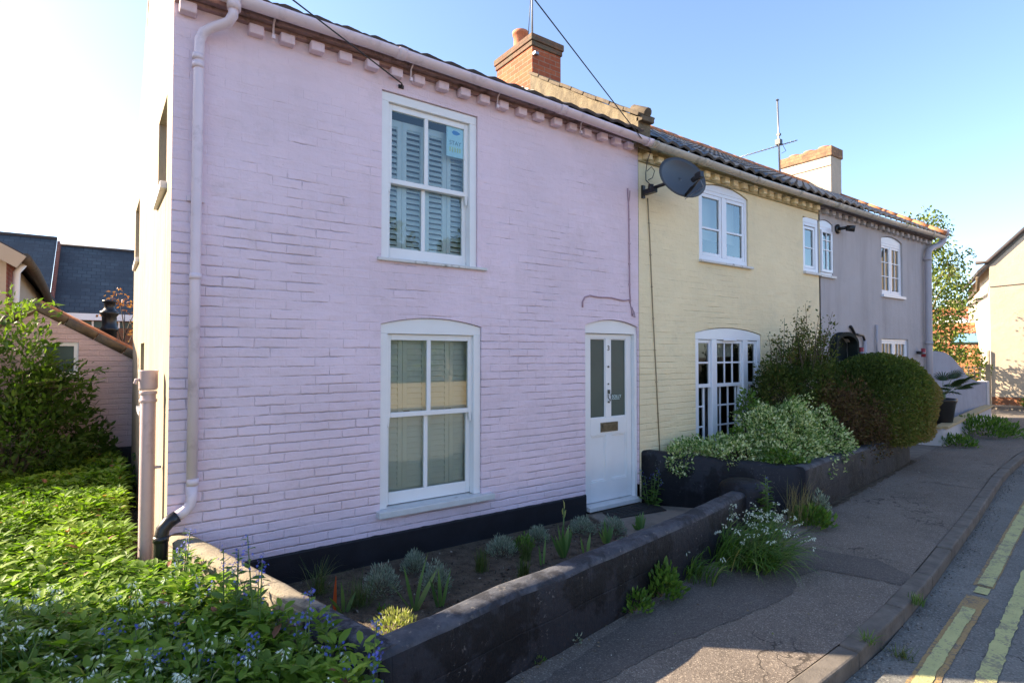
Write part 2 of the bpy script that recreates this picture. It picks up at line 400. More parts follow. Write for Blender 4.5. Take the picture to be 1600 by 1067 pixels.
def asphalt(name, base, speck, sp_amt=.5, tone=None, sscale=150):
    t = NT(name)
    c = t.mix(t.ramp(t.noise(.9, 6, .65), [(.35, 0), (.68, 1)]), tuple(x*.8 for x in base), tuple(x*1.2 for x in base))
    if tone: c = t.mix(t.ramp(t.noise(2.2, 6, .7), [(.45, 0), (.7, .7)]), c, tone)
    cell = t.voro(sscale, out='Color')
    s1 = t.n('ShaderNodeSeparateColor'); t.l(cell, s1.inputs[0])
    c = t.mix(t.math('MULTIPLY', t.ramp(s1.outputs[0], [(.72, 0), (.98, 1)]), sp_amt), c, speck)
    c = t.mix(t.math('MULTIPLY', t.ramp(s1.outputs[1], [(.75, 0), (.95, 1)]), .6), c, tuple(x*.35 for x in base))
    # rare pale crumbs
    wv = t.n('ShaderNodeVectorMath', operation='ADD'); t.l(t.pos(), wv.inputs[0]); nn_ = t.n('ShaderNodeTexNoise'); t.l(t.pos(), nn_.inputs[0]); nn_.inputs['Scale'].default_value = 3.5; nn_.inputs['Detail'].default_value = 6; t.l(nn_.outputs[1], wv.inputs[1])
    ck = t.ramp(t.voro(.75, vec=wv.outputs[0], feature='DISTANCE_TO_EDGE'), [(.0, 1), (.006, .9), (.012, 0)])
    ck = t.math('MULTIPLY', ck, t.ramp(t.noise(.7, 3), [(.50, 0), (.58, .85)]))
    c = t.mix(ck, c, tuple(x*.25 for x in base))
    cr = t.ramp(t.voro(38), [(.0, 1), (.075, 0)])
    cr = t.math('MULTIPLY', cr, t.ramp(t.noise(11, 2), [(.55, 0), (.62, 1)]))
    c = t.mix(cr, c, tuple(min(1, x*2.6) for x in speck))
    nb = t.bump(t.voro(sscale), .5, .004)
    nb = t.bump(t.noise(300, 2), .3, .003, nb)
    nb = t.bump(t.noise(1.8, 4), .35, .05, nb)
    return t.done(t.bsdf(c, .88, nb, spec=.3))
M['pave'] = asphalt('grey_brown_asphalt_pavement', (.145,.120,.100), (.42,.36,.29), .6, (.19,.16,.135))
M['pavedark'] = asphalt('dark_asphalt_patch', (.105,.090,.079), (.26,.23,.20), .5)
M['pavepale'] = asphalt('pale_asphalt_patch', (.17,.145,.12), (.40,.34,.28), .6)
M['road'] = asphalt('blue_grey_worn_road', (.155,.155,.142), (.32,.31,.28), .5, (.105,.107,.10), 110)
M['kerb'] = plain('concrete_kerb', (.135,.118,.10), .9, .25, 5, .9, dirt=(.085,.074,.062), dscale=7, dcut=(.45,.65))
M['path'] = plain('grey_brown_path_concrete', (.20,.17,.14), .9, .15, 4, .7, dirt=(.10,.09,.075), dscale=6, dcut=(.48,.7))
def soil():
    t = NT('dry_garden_soil')
    c = t.mix(t.ramp(t.noise(9, 7, .7), [(.35, 0), (.7, 1)]), (.075,.058,.043), (.18,.145,.108))
    c = t.mix(t.ramp(t.voro(45), [(0, .8), (.16, 0)]), c, (.26,.22,.17))
    nb = t.bump(t.noise(25, 6, .75), 1, .03); nb = t.bump(t.voro(60), .8, .012, nb)
    return t.done(t.bsdf(c, .95, nb, spec=.15))
M['soil'] = soil()
M['ground'] = plain('distant_ground', (.10,.09,.06), .95, .3, .3, .2)
def linepaint(name, col, under, cut):
    t = NT(name)
    n = t.math('ADD', t.math('MULTIPLY', t.noise(5, 5, .75), .55), t.math('MULTIPLY', t.noise(45, 5, .75), .45))
    c = t.mix(t.ramp(n, [(cut, 0), (cut+.05, 1)]), col, under)
    c = t.mix(t.ramp(t.noise(14, 6, .7), [(.4, 0), (.7, .35)]), c, tuple(x*.6 for x in col))
    nb = t.bump(t.voro(110), .6, .005)
    return t.done(t.bsdf(c, .7, nb, spec=.3))
M['lineyellow'] = linepaint('pale_yellow_road_paint', (.46,.455,.20), (.24,.225,.15), .51)
M['lineold'] = linepaint('worn_orange_road_paint', (.34,.23,.10), (.15,.13,.105), .50)
M['glass'] = glassmat('window_glass', (.80,.88,.86), 1.85, (.95,1,1), .02)
M['glassup'] = glassmat('window_glass_sky', (.80,.93,1.0), 1.75, (.9,1,1), .02)
M['glasssky'] = glassmat('window_glass_bright', (.80,.92,.96), 2.3, (.9,1,1), .02)
M['glassdark'] = glassmat('window_glass_dark', (.55,.62,.62), 1.5, (1,1,1), .03)
M['shutter'] = plain('pale_shutter_paint', (.80,.83,.80), .5, .03, 4, .03)
M['blind'] = plain('pale_window_blind', (.60,.62,.60), .8, .04, 5, .05)
M['darkback'] = plain('dark_backing', (.03,.03,.032), .9, .2)  # near-black colour standing in for unlit interiors
M['posterblue'] = plain('poster_blue', (.03,.30,.62), .6, .05)
M['posterpaper'] = plain('poster_pale_blue_paper', (.62,.84,.88), .7, .03)
M['posteryellow'] = plain('poster_pale_yellow', (.62,.66,.30), .7, .03)
M['postergrey'] = plain('poster_grey_letters', (.16,.30,.36), .7, .03)
M['dish'] = plain('charcoal_dish', (.035,.04,.048), .4, .08, 3, .05)
M['redlamp'] = plain('red_lamp_plastic', (.30,.03,.04), .35, .1)
M['pot'] = plain('black_glazed_pot', (.018,.017,.018), .35, .2, 4, .2)
M['darkgreen'] = plain('dark_green_joinery', (.018,.024,.022), .8, .1, spec=.1)
M['creampanel'] = plain('cream_panel', (.50,.44,.30), .6, .05)
M['lead'] = plain('lead_flashing', (.28,.28,.28), .5, .2, 12, .3)
M['fencewood'] = plain('grey_trellis_wood', (.28,.24,.17), .9, .2)
M['skylight'] = plain('blue_skylight_glass', (.12,.25,.36), .1, .05, spec=1)
M['doormat'] = plain('black_rubber_mat', (.012,.012,.013), .7, .3, 60, 1)

# ------------------------------------------------------------------ foliage
def tmpl(kind):
    if kind == 'diamond':
        v = [(0,0,0),(-.5,.45,.06),(0,1,-.05),(.5,.45,.06)]; f = [(0,2,1),(0,3,2)]
    elif kind == 'oval':
        v = [(0,0,0),(-.42,.3,.07),(0,.3,0),(.42,.3,.07),(-.38,.68,.04),(0,.7,-.03),(.38,.68,.04),(0,1,-.12)]
        f = [(0,2,1),(0,3,2),(1,2,5),(1,5,4),(2,3,6),(2,6,5),(4,5,7),(5,6,7)]
    elif kind == 'blade':
        v = [(-.5,0,0),(.5,0,0),(-.42,.35,.06),(.42,.35,.06),(-.30,.7,.0),(.30,.7,.0),(0,1,-.16)]
        f = [(0,1,3),(0,3,2),(2,3,5),(2,5,4),(4,5,6)]
    elif kind == 'star':   # a small six-petalled flower
        v = [(0,0,0)]; f = []
        for k in range(6):
            a = k*PI/3; v += [(math.cos(a-.3)*.28, math.sin(a-.3)*.28, .05), (math.cos(a)*.5, math.sin(a)*.5, .12), (math.cos(a+.3)*.28, math.sin(a+.3)*.28, .05)]
            b = 1 + 3*k; f += [(0,b,b+1),(0,b+1,b+2)]
    elif kind == 'bell':
        v = [(0,0,0)]; f = []
        for k in range(6):
            a = k*PI/3; v += [(math.cos(a-.45)*.16, .45, math.sin(a-.45)*.16), (math.cos(a)*.30, 1, math.sin(a)*.30), (math.cos(a+.45)*.16, .45, math.sin(a+.45)*.16)]
            b = 1 + 3*k; f += [(0,b,b+2),(b,b+1,b+2)]
    return np.array(v, float), np.array(f, int)

def unit(a): return a/np.maximum(np.linalg.norm(a, axis=1, keepdims=True), 1e-9)

def leaves(name, P, A, L, W, mat, kind='oval', parent=None, org=(0,0,0), up=.5, rnd=None, curl=1.0, N=None):
    """P points, A leaf axes, L lengths, W width ratio; one mesh of leaves"""
    P = np.asarray(P, float); n = len(P); A = unit(np.asarray(A, float))
    L = np.broadcast_to(np.asarray(L, float), (n,)); W = np.broadcast_to(np.asarray(W, float), (n,))
    tv, tf = tmpl(kind)
    if N is None: N = rng.normal(size=(n,3))*(1-up) + np.array([0,0,1.])*up*1.6
    S = unit(np.cross(A, N)); Nn = unit(np.cross(S, A))
    V = P[:,None,:] + (tv[None,:,0:1]*W[:,None,None]*L[:,None,None])*S[:,None,:] + (tv[None,:,1:2]*L[:,None,None])*A[:,None,:] + (tv[None,:,2:3]*L[:,None,None]*curl)*Nn[:,None,:]
    V = V.reshape(-1,3) - np.array(org, float)
    F = (tf[None] + (np.arange(n)*len(tv))[:,None,None]).reshape(-1,3)
    me = bpy.data.meshes.new(name)
    me.vertices.add(len(V)); me.vertices.foreach_set('co', V.ravel().astype(np.float32))
    me.loops.add(len(F)*3); me.loops.foreach_set('vertex_index', F.ravel().astype(np.int32))
    me.polygons.add(len(F)); me.polygons.foreach_set('loop_start', (np.arange(len(F))*3).astype(np.int32)); me.polygons.foreach_set('loop_total', np.full(len(F),3,np.int32))
    me.polygons.foreach_set('use_smooth', np.ones(len(F), bool))
    me.update(calc_edges=True)
    if rnd is None: rnd = rng.random(n)
    at = me.attributes.new('rnd', 'FLOAT', 'POINT'); at.data.foreach_set('value', np.repeat(np.clip(rnd,0,1), len(tv)).astype(np.float32))
    me.materials.append(mat)
    o = bpy.data.objects.new(name, me); COL.objects.link(o)
    if parent: o.parent = parent
    else: o.location = org
    return o

def n3(P, s, seed=0):
    return np.array([noise.noise(Vector((p[0]*s+seed, p[1]*s+seed*1.7, p[2]*s-seed))) for p in P])

def blob(n, ells, shell=.72, bumpy=.18, ns=2.5, seed=1, power=2.0, gap=-.9):
    """points and outward directions spread through the outer volume of a union of ellipsoids"""
    w = np.array([r[0]*r[1]+r[1]*r[2]+r[0]*r[2] for c, r in ells]); w = w/w.sum()
    P = []; D = []
    for (c, r), ww in zip(ells, w):
        k = max(4, int(n*ww)); d = unit(rng.normal(size=(k,3)))
        if power != 2.0:
            d2 = np.abs(d)**(2/power)*np.sign(d); d = d2/np.maximum((np.abs(d2)**power).sum(1, keepdims=True)**(1/power), 1e-6)
        q = d*np.array(r)
        b = 1 + bumpy*n3(q + np.array(c), ns, seed)*1.6 + bumpy*.6*n3(q + np.array(c), ns*2.7, seed+5)
        rad = (shell + (1-shell)*rng.random(k)**.6)*b
        p = np.array(c) + q*rad[:,None]
        g = n3(p, ns*1.9, seed+11)
        keep = g > gap
        for j, (c2, r2) in enumerate(ells):   # drop points deep inside another lobe
            if c2 is c: continue
            keep &= ((((p-np.array(c2))/np.array(r2))**2).sum(1) > .35)
        P.append(p[keep]); D.append(unit(d/np.array(r))[keep])
    return np.concatenate(P), np.concatenate(D)

# ------------------------------------------------------------------ camera, light, sky
cam = bpy.data.cameras.new('camera'); camo = bpy.data.objects.new('camera', cam); COL.objects.link(camo)
cam.sensor_width = 36; cam.lens = 36*880/1600; cam.clip_start = .05; cam.clip_end = 2000
camo.location = (0, 0, 1.85); camo.rotation_euler = (R(90) + math.atan(20.5/880), 0, -R(35.6))
sc.camera = camo
SUN_EL, SUN_AZ = R(30), (-.735, .678)     # towards the sun
sd = Vector((SUN_AZ[0]*math.cos(SUN_EL), SUN_AZ[1]*math.cos(SUN_EL), math.sin(SUN_EL)))
sl = bpy.data.lights.new('sun', 'SUN'); sl.energy = 5.0; sl.angle = R(.5); sl.color = (1, .86, .69)
so = bpy.data.objects.new('sun', sl); COL.objects.link(so); so.rotation_euler = sd.to_track_quat('Z', 'Y').to_euler(); so.location = (-20, 20, 20)
wd = bpy.data.worlds.new('World'); sc.world = wd; wd.use_nodes = True
wt = wd.node_tree; wt.nodes.clear()
sky = wt.nodes.new('ShaderNodeTexSky'); sky.sky_type = 'NISHITA'; sky.sun_disc = False
sky.sun_elevation = SUN_EL; sky.sun_rotation = math.atan2(SUN_AZ[0], SUN_AZ[1])
sky.air_density = .8; sky.dust_density = .9; sky.ozone_density = 3.4
bg = wt.nodes.new('ShaderNodeBackground'); bg.inputs[1].default_value = .125
wo = wt.nodes.new('ShaderNodeOutputWorld')
wt.links.new(sky.outputs[0], bg.inputs[0]); wt.links.new(bg.outputs[0], wo.inputs[0])
vs = sc.view_settings; vs.view_transform = 'Standard'; vs.look = 'None'; vs.gamma = 1; vs.exposure = 1.9
vs.use_white_balance = True; vs.white_balance_temperature = 7100; vs.white_balance_tint = 10
sc.cycles.use_denoising = True
sc.cycles.max_bounces = 8; sc.cycles.diffuse_bounces = 4; sc.cycles.transparent_max_bounces = 16
sc.cycles.sample_clamp_indirect = 6

# ------------------------------------------------------------------ ground, pavement, road
struct(MB().box(-300, 300, -300, 300, -.4, -.13).build('ground', M['ground']))
KERB = [(-30,.9),(-8,1.25),(-2,1.40),(1,1.52),(3.3,1.60),(4.2,1.64),(5.44,1.79),(8.35,2.22),(11.35,2.70),(13.6,2.95),(17,3.2),(22,3.5)]
def offs(line, d):
    out = []
    for i, p in enumerate(line):
        a = Vector(line[max(i-1,0)]); b = Vector(line[min(i+1,len(line)-1)])
        t = (b-a).normalized(); out.append((p[0] - t.y*d, p[1] + t.x*d))
    return out
def strip(mb, la, lb, z):
    n = len(la); mb.add([(p[0],p[1],z) for p in la] + [(p[0],p[1],z) for p in lb], [(i, i+1, n+i+1, n+i) for i in range(n-1)])
def poly(pts, z): return MB().add([(x, y, z) for x, y in pts], [tuple(range(len(pts)))])
kin = offs(KERB, .125)
mb = MB(); strip(mb, kin, [(-30,4.9),(-8,4.9),(-2,4.9),(1,4.9),(3.3,4.9),(4.2,4.9),(5.44,4.9),(8.35,4.9),(11.35,4.9),(13.6,4.9),(17,5.4),(22,6.0)], 0)
struct(mb.build('pavement', M['pave']))
def resample(line, step, z=0):
    out = [Vector((*line[0],z))]; acc = 0
    pts = [Vector((*p,z)) for p in line]
    for a, b in zip(pts, pts[1:]):
        L = (b-a).length; d = step - acc
        while d <= L: out.append(a + (b-a)*(d/L)); d += step
        acc = (acc + L) % step
    return out
mb = MB(); ks = resample(KERB[1:], .91)
for a, b in zip(ks, ks[1:]):
    t = (b-a).normalized(); nrm = Vector((-t.y, t.x, 0)); c = (a+b)/2 + nrm*.063
    dz = random.uniform(-.004, .006)
    mb.obox((c.x, c.y, -.10+dz+.004), t, nrm, (0,0,1), (b-a).length/2-.007, .0615, .10)
struct(mb.build('kerb', M['kerb'], bevel=.014))
mb = MB(); strip(mb, [(-30,-5.0),(-8,-4.7),(-2,-4.6),(1,-4.6),(3.3,-4.5),(4.2,-4.5),(5.44,-4.4),(8.35,-4.2),(11.35,-4),(13.6,-3.9),(17,-3.7),(22,-3.5)], KERB, -.1)
mb.add([(22,-30,-.1),(40,-30,-.1),(40,30,-.1),(22,30,-.1)], [(0,1,2,3)])
struct(mb.build('road', M['road']))
mb = MB(); strip(mb, [(-30,-10),(22,-8)], [(-30,-5.1),(22,-3.6)], 0.0)
struct(mb.build('far_pavement', M['pavepale']))
mb = MB(); strip(mb, [(-30,-5.1),(22,-3.6)], [(-30,-4.97),(22,-3.47)], 0.004); mb.add([(-30,-4.97,.004),(22,-3.47,.004),(22,-3.47,-.12),(-30,-4.97,-.12)],[(0,1,2,3)])
struct(mb.build('far_kerb', M['kerb']))
# patches in the asphalt
def ragged(pts, amp=.012, step=.06):
    out = []
    n = len(pts)
    for i in range(n):
        a = Vector(pts[i]); b = Vector(pts[(i+1)%n]); L = (b-a).length; k = max(1, int(L/step)); t = (b-a).normalized() if L else Vector((1,0)); nr = Vector((-t.y,t.x))
        for j in range(k):
            p = a + (b-a)*(j/k); w = noise.noise(Vector((p.x*9, p.y*9, 3.1)))*amp*2
            out.append(tuple(p + nr*w))
    return out
struct(poly(ragged([(3.0,2.76),(5.2,3.02),(5.429,2.889),(5.546,2.586),(5.651,2.248),(5.501,1.93),(5.2,1.90),(5.041,2.353),(5.02,2.44),(4.65,2.47),(4.3,2.30),(2.797,2.36),(1.9,2.3),(1.9,2.5)], .015), .004).build('dark_pavement_patch', M['pavedark']))
struct(poly(ragged([(9.7,3.05),(11.9,3.25),(12.3,2.93),(9.8,2.62)], .02), .004).build('pavement_patch', M['pavepale']))
struct(poly([(11.5,3.98),(13.5,4.24),(13.6,4.74),(11.4,4.74)], .006).build('front_path', M['path']))
struct(poly(ragged([(6.6,3.24),(7.03,3.40),(9.0,3.65),(11.2,3.95),(11.45,3.98),(11.5,3.90),(10.6,3.80),(9.0,3.55),(7.6,3.37)],.03), .005).build('wall_foot_dirt', M['soil']))
struct(poly([(22.2,-3.4),(25.9,-3.4),(26.2,6.9),(22.2,6.2)], -.094).build('far_road_light_band', M['pavepale']))
struct(MB().box(25.6, 45, -14, 12, -.12, .02).build('far_side_pavement', M['pave']))
# painted lines
def ribbon(line, w0, w1, z, amp, mat, name, step=.035):
    P = resample(line, step); L = []; Rr = []
    for i, p in enumerate(P):
        t = (P[min(i+1,len(P)-1)] - P[max(i-1,0)]).normalized(); nr = Vector((-t.y, t.x, 0))
        j1 = noise.noise(p*7)*amp + noise.noise(p*31)*amp*.8; j2 = noise.noise(p*7 + Vector((9,0,0)))*amp + noise.noise(p*31 + Vector((5,0,0)))*amp*.8
        L.append(p + nr*(w0 + j1)); Rr.append(p - nr*(w1 + j2))
    n = len(P); m = MB(); m.add([(q.x,q.y,z) for q in L+Rr], [(i,i+1,n+i+1,n+i) for i in range(n-1)])
    return struct(m.build(name, mat))
l1 = [(-8,.62),(-2,.93),(1.5,1.10),(3.97,1.33),(5.75,1.54),(9.64,2.06),(14,2.62),(21,3.0)]
l2 = [(-8,.40),(-2,.70),(1.5,.86),(4.25,1.12),(7.2,1.50),(9.7,1.83),(14,2.38),(21,2.76)]
def cut(line, xa, xb):
    out = []
    for a, b in zip(line, line[1:]):
        for x in sorted({max(xa, a[0]), min(xb, b[0])}):
            if a[0]-1e-6 <= x <= b[0]+1e-6 and xa-1e-6 <= x <= xb+1e-6:
                q = (x, a[1] + (b[1]-a[1])*(x-a[0])/(b[0]-a[0]))
                if not out or abs(out[-1][0]-x) > 1e-4: out.append(q)
    return out
ribbon(cut(l1,-8,5.74), .078, .062, -.096, .006, M['lineold'], 'old_orange_line')
ribbon(cut(l1,-8,5.44), .052, .026, -.092, .009, M['lineyellow'], 'yellow_line')
ribbon(cut(l1,5.80,5.98), .045, .045, -.092, .012, M['lineyellow'], 'short_yellow_mark')
ribbon(cut(l1,6.0,21), .075, .062, -.096, .006, M['lineold'], 'old_orange_line')
ribbon(cut(l1,6.03,21), .050, .052, -.092, .008, M['lineyellow'], 'yellow_line')
ribbon(cut(l2,-8,21), .047, .047, -.094, .012, M['lineyellow'], 'yellow_line')
# grit in the gutter
gp = []
for i in range(1500):
    x = random.uniform(3.0, 14); y = np.interp(x, [p[0] for p in KERB], [p[1] for p in KERB]) - abs(random.gauss(0, .07)) - .012
    gp.append((x, y, -.098))
stuff(leaves('gutter_grit', gp, rng.normal(size=(len(gp),3))*[1,1,.25], rng.uniform(.006,.02,len(gp)), .9, leafmat('grit', [(0,(.06,.055,.05)),(.6,(.13,.12,.10)),(1,(.32,.30,.26))], .9, 0), 'diamond'), 'loose grit and crumbs of stone lying along the foot of the kerb', 'grit')

# ------------------------------------------------------------------ wall with real openings
def archz(o, x):
    xa, xb, za, zb, cr = o[:5]; c = (xa+xb)/2; h = (xb-xa)/2
    return zb + cr*(1 - ((x-c)/h)**2)
def wall(mb, s0, s1, zb, zt, ops, mp, depth=.12):
    """mp(s, z, d) -> xyz with d = depth behind the face; zt may be a function"""
    ztf = zt if callable(zt) else (lambda s: zt)
    xs = {s0, s1}
    for o in ops:
        n = 12 if o[4] > 0 else 1
        for k in range(n+1): xs.add(o[0] + (o[1]-o[0])*k/n)
    k = s0
    while k < s1: xs.add(k); k += .5
    xs = sorted(xs)
    for a, b in zip(xs, xs[1:]):
        if b - a < 1e-6: continue
        m = (a+b)/2
        cov = sorted([o for o in ops if o[0] < m < o[1]], key=lambda o: o[2])
        la, lb = zb, zb
        for o in cov:
            if o[2] <= zb + 1e-4: la, lb = o[2], o[2]
            if o[2] > zb + 1e-4: mb.add([mp(a,la,0), mp(b,lb,0), mp(b,o[2],0), mp(a,o[2],0)], [(0,1,2,3)])
            la, lb = archz(o,a), archz(o,b)
            mb.add([mp(a,la,0), mp(b,lb,0), mp(b,lb,depth), mp(a,la,depth)], [(3,2,1,0)])      # head reveal
            if o[2] > zb + 1e-4: mb.add([mp(a,o[2],0), mp(b,o[2],0), mp(b,o[2],depth), mp(a,o[2],depth)], [(0,1,2,3)])
        mb.add([mp(a,la,0), mp(b,lb,0), mp(b,ztf(b),0), mp(a,ztf(a),0)], [(0,1,2,3)])
    for o in ops:
        for x, fl in ((o[0], 0), (o[1], 1)):
            mb.add([mp(x,o[2],0), mp(x,o[2],depth), mp(x,archz(o,x),depth), mp(x,archz(o,x),0)], [(0,1,2,3) if fl else (3,2,1,0)])
    return mb
FY = 4.75
front = lambda s, z, d: (s, FY + d, z)
def ring(mb, x0,x1,z0,z1,y0,y1,wl,wr,wb,wt):
    mb.box(x0,x0+wl,y0,y1,z0,z1); mb.box(x1-wr,x1,y0,y1,z0,z1)
    mb.box(x0+wl,x1-wr,y0,y1,z0,z0+wb); mb.box(x0+wl,x1-wr,y0,y1,z1-wt,z1); return mb
def head(mb, x0,x1,zb,zs,cr,y0,y1):
    n = 14; c = (x0+x1)/2; h = (x1-x0)/2
    top = [(x1-(x1-x0)*k/n, zs + cr*(1-(((x1-(x1-x0)*k/n)-c)/h)**2)) for k in range(n+1)]
    pts = [(x0,y0,zb),(x1,y0,zb)] + [(x,y0,z) for x,z in top]
    mb.prism(pts, (0,y1-y0,0)); return mb
def pane(x0,x1,z0,z1,y,name,mat,parent,org):
    m = MB(); m.add([(x0,y,z0),(x1,y,z0),(x1,y,z1),(x0,y,z1)], [(0,1,2,3)]); return m.build(name, mat, parent, org)
def shutters(x0,x1,z0,z1,y,n,parent,org,solid=False):
    w = (x1-x0)/n
    for k in range(n):
        a = x0+k*w+.002; b = a+w-.004; m = MB(); ring(m,a,b,z0,z1,y,y+.025,.045,.045,.08,.06)
        z = z0+.09
        while z < z1-.08:
            m.obox(((a+b)/2, y+.014, z+.022), (1,0,0), (0,.75,.66) if not solid else (0,.35,.93), (0,-.66,.75) if not solid else (0,-.93,.35), (b-a)/2-.046, .032, .0035); z += .052
        m.build('shutter', M['shutter'], parent, org)
def dark_box(x0,x1,z0,z1,y0,parent,org,d=.9):  # near-black box added behind a window to block light leaks
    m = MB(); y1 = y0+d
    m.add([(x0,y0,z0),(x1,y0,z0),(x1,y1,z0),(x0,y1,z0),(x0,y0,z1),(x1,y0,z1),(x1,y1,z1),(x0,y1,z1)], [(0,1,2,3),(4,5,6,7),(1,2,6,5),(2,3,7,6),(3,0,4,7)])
    return m.build('dark_backing', M['darkback'], parent, org)
def text(s, size, loc, mat, name, parent, org, depth=.002, rx=90, sx=1):
    cu = bpy.data.curves.new(name, 'FONT'); cu.body = s; cu.size = size; cu.extrude = depth; cu.align_x = 'CENTER'
    to = bpy.data.objects.new(name, cu); me = bpy.data.meshes.new_from_object(to)
    bpy.data.objects.remove(to); me.name = name
    M4 = Matrix.Translation(Vector(loc) - Vector(org)) @ Matrix.Rotation(R(rx), 4, 'X') @ Matrix.Diagonal((sx,1,1,1))
    me.transform(M4); me.materials.clear(); me.materials.append(mat)
    o = bpy.data.objects.new(name, me); COL.objects.link(o); o.parent = parent; return o

def pantiles(x0, x1, y0, z0, y1, z1, mat, tw=.245, gauge=.30, amp=.022, parent=None, org=(0,0,0), name='roof'):
    L = math.hypot(y1-y0, z1-z0); uy, uz = (y1-y0)/L, (z1-z0)/L; ny, nz = -uz, uy
    if ny*0 + nz < 0: ny, nz = -ny, -nz
    nx = int(round((x1-x0)/tw*8)); rows = int(math.ceil(L/gauge)); xs = [x0 + (x1-x0)*i/nx for i in range(nx+1)]
    m = MB(); m.smooth = False
    for r in range(rows):
        a = r*gauge; b = min(L, a+gauge+.02)
        vs_ = []
        jit = [random.uniform(-.006,.006) for _ in range(nx//8+2)]
        for (u, h) in ((a, .004), (a, .034), (b, .008)):
            for i, x in enumerate(xs):
                ph = ((x-x0)/tw) % 1.0
                wv = amp*(math.sin(2*PI*ph) + .35*math.sin(4*PI*ph+.6))
                j = jit[int((x-x0)/tw)] if h == .034 or u == a else 0
                uu = u + (j if u == a else 0)
                H = h + wv + (.0 if u == a else 0)
                vs_.append((x, y0+uy*uu+ny*H, z0+uz*uu+nz*H))
        k = nx+1
        m.add(vs_, [(i,i+1,k+i+1,k+i) for i in range(nx)] + [(k+i,k+i+1,2*k+i+1,2*k+i) for i in range(nx)])
    return m.build(name, mat, parent, org)

def ridge(x0, x1, y, z, mat, parent, org, r=.12, step=.42):
    m = MB(); x = x0
    while x < x1 - .02:
        e = min(x+step, x1); dz = random.uniform(-.006,.006)
        m.tube([(x+.005,y,z-.05+dz),(e-.005,y,z-.05+dz),], r*.75, 12, True); x = e
    return m.build('ridge_tiles', mat, parent, org)
def gutter(path, mat, parent, org, joints, r=.058):
    m = MB(); m.tube(path, r, 12, False, arc=(PI, 2*PI))
    for x in joints:
        z = np.interp(x, [p[0] for p in path], [p[2] for p in path]); y = np.interp(x, [p[0] for p in path], [p[1] for p in path])
        m.tube([(x-.04,y,z+.003),(x+.04,y,z+.003)], r+.008, 12, False, arc=(PI, 2*PI))
    o = m.build('gutter', mat, parent, org)
    s = o.modifiers.new('thickness', 'SOLIDIFY'); s.thickness = .004
    return o
def dentils(xs, z0, z1, w, y0, mat, parent, org):
    base = None
    for x in xs:
        if base is None:
            m = MB(); m.box(x-w/2, x+w/2, y0, FY-.002, z0, z1); base = m.build('dentil', mat, parent, org, bevel=.010); bx = x
        else:
            c = base.copy(); COL.objects.link(c); c.parent = parent; c.location = (x-bx+random.uniform(-.006,.006), 0, random.uniform(-.006,.006)); c.rotation_euler.x = random.uniform(-.004,.004)

# ================================================================== PINK HOUSE
OP = (.355, FY, 0)
pk = thing('terraced_house', 'lavender pink painted brick end cottage with white sash windows and white front door', 'house', OP, 'cottages of the painted terrace')
PX0, PX1 = .355, 5.33
EZ, RZ, RY, BY = 4.50, 6.20, 7.22, 9.7
ops = [(1.965,2.978,2.70,4.235,0),(1.965,3.028,.44,2.125,.068),(4.43,5.315,.05,2.19,.075)]
mb = wall(MB(), PX0, PX1, .262, EZ, [(o[0],o[1],max(o[2],.262),o[3],o[4]) for o in ops], front, .13)
mb.build('front_wall', M['pink'], pk, OP)
# black painted plinth, slightly proud, broken by the door
mb = MB(); mb.box(PX0+.004, 4.43, FY-.018, FY+.1, -.1, .255); 
m2 = MB()
# uneven top edge of the black paint
n = 60; pts = [(PX0+.004, FY-.012, .25)]
for i in range(n+1):
    x = PX0+.004 + (4.43-PX0-.004)*i/n; pts.append((x, FY-.012, .262 + .006*noise.noise(Vector((x*6,0,0)))+.003*math.sin(x*40)))
pts.append((4.43, FY-.012, .25)); pts = pts[::-1]
mb.prism(pts, (0,.02,0))
mb.build('plinth', M['plinth'], pk, OP, bevel=.006)
# rendered side wall, leaning slightly inwards towards the back
sx = lambda s: .355 - .01515*(s-FY)
side = lambda s, z, d: (sx(s)+d, s, z)
sops = [(5.15,5.88,3.20,3.90,0),(8.55,9.45,3.08,3.85,0),(7.35,7.95,1.25,1.98,0)]
gz = lambda s: EZ + (RZ-.22-EZ)*(1-abs(s-RY)/(RY-FY if s < RY else BY-RY)) - .03
mb = wall(MB(), FY, BY, -.1, gz, sops, side, .14); mb.build('side_wall', M['siderender'], pk, OP)
mb = MB(); mb.add([(sx(BY),BY,-.1),(PX1,BY,-.1),(PX1,BY,EZ),(sx(BY),BY,EZ)], [(0,1,2,3)])
mb.add([(PX1-.01,FY+.2,-.1),(PX1-.01,BY,-.1),(PX1-.01,BY,EZ),(PX1-.01,RY,RZ-.05),(PX1-.01,FY+.2,EZ)], [(0,1,2,3,4)])
mb.build('back_wall', M['siderender'], pk, OP)
for i, o in enumerate(sops):
    m = MB(); a,b,z0,z1 = o[0],o[1],o[2],o[3]; x = sx((a+b)/2)+.10
    m.box(x,x+.05,a,a+.06,z0,z1); m.box(x,x+.05,b-.06,b,z0,z1); m.box(x,x+.05,a+.06,b-.06,z0,z0+.06); m.box(x,x+.05,a+.06,b-.06,z1-.06,z1)
    w = m.build('side_window', M['white'], pk, OP)
    m = MB(); m.add([(x+.02,a+.05,z0+.05),(x+.02,b-.05,z0+.05),(x+.02,b-.05,z1-.05),(x+.02,a+.05,z1-.05)], [(0,1,2,3)]); m.build('pane', M['frost'], w, OP)
    m = MB(); m.box(sx(a)-.045, sx(a)+.10, a-.05, b+.05, z0-.06, z0-.003); m.build('sill', M['sillpaint'], w, OP, bevel=.005)
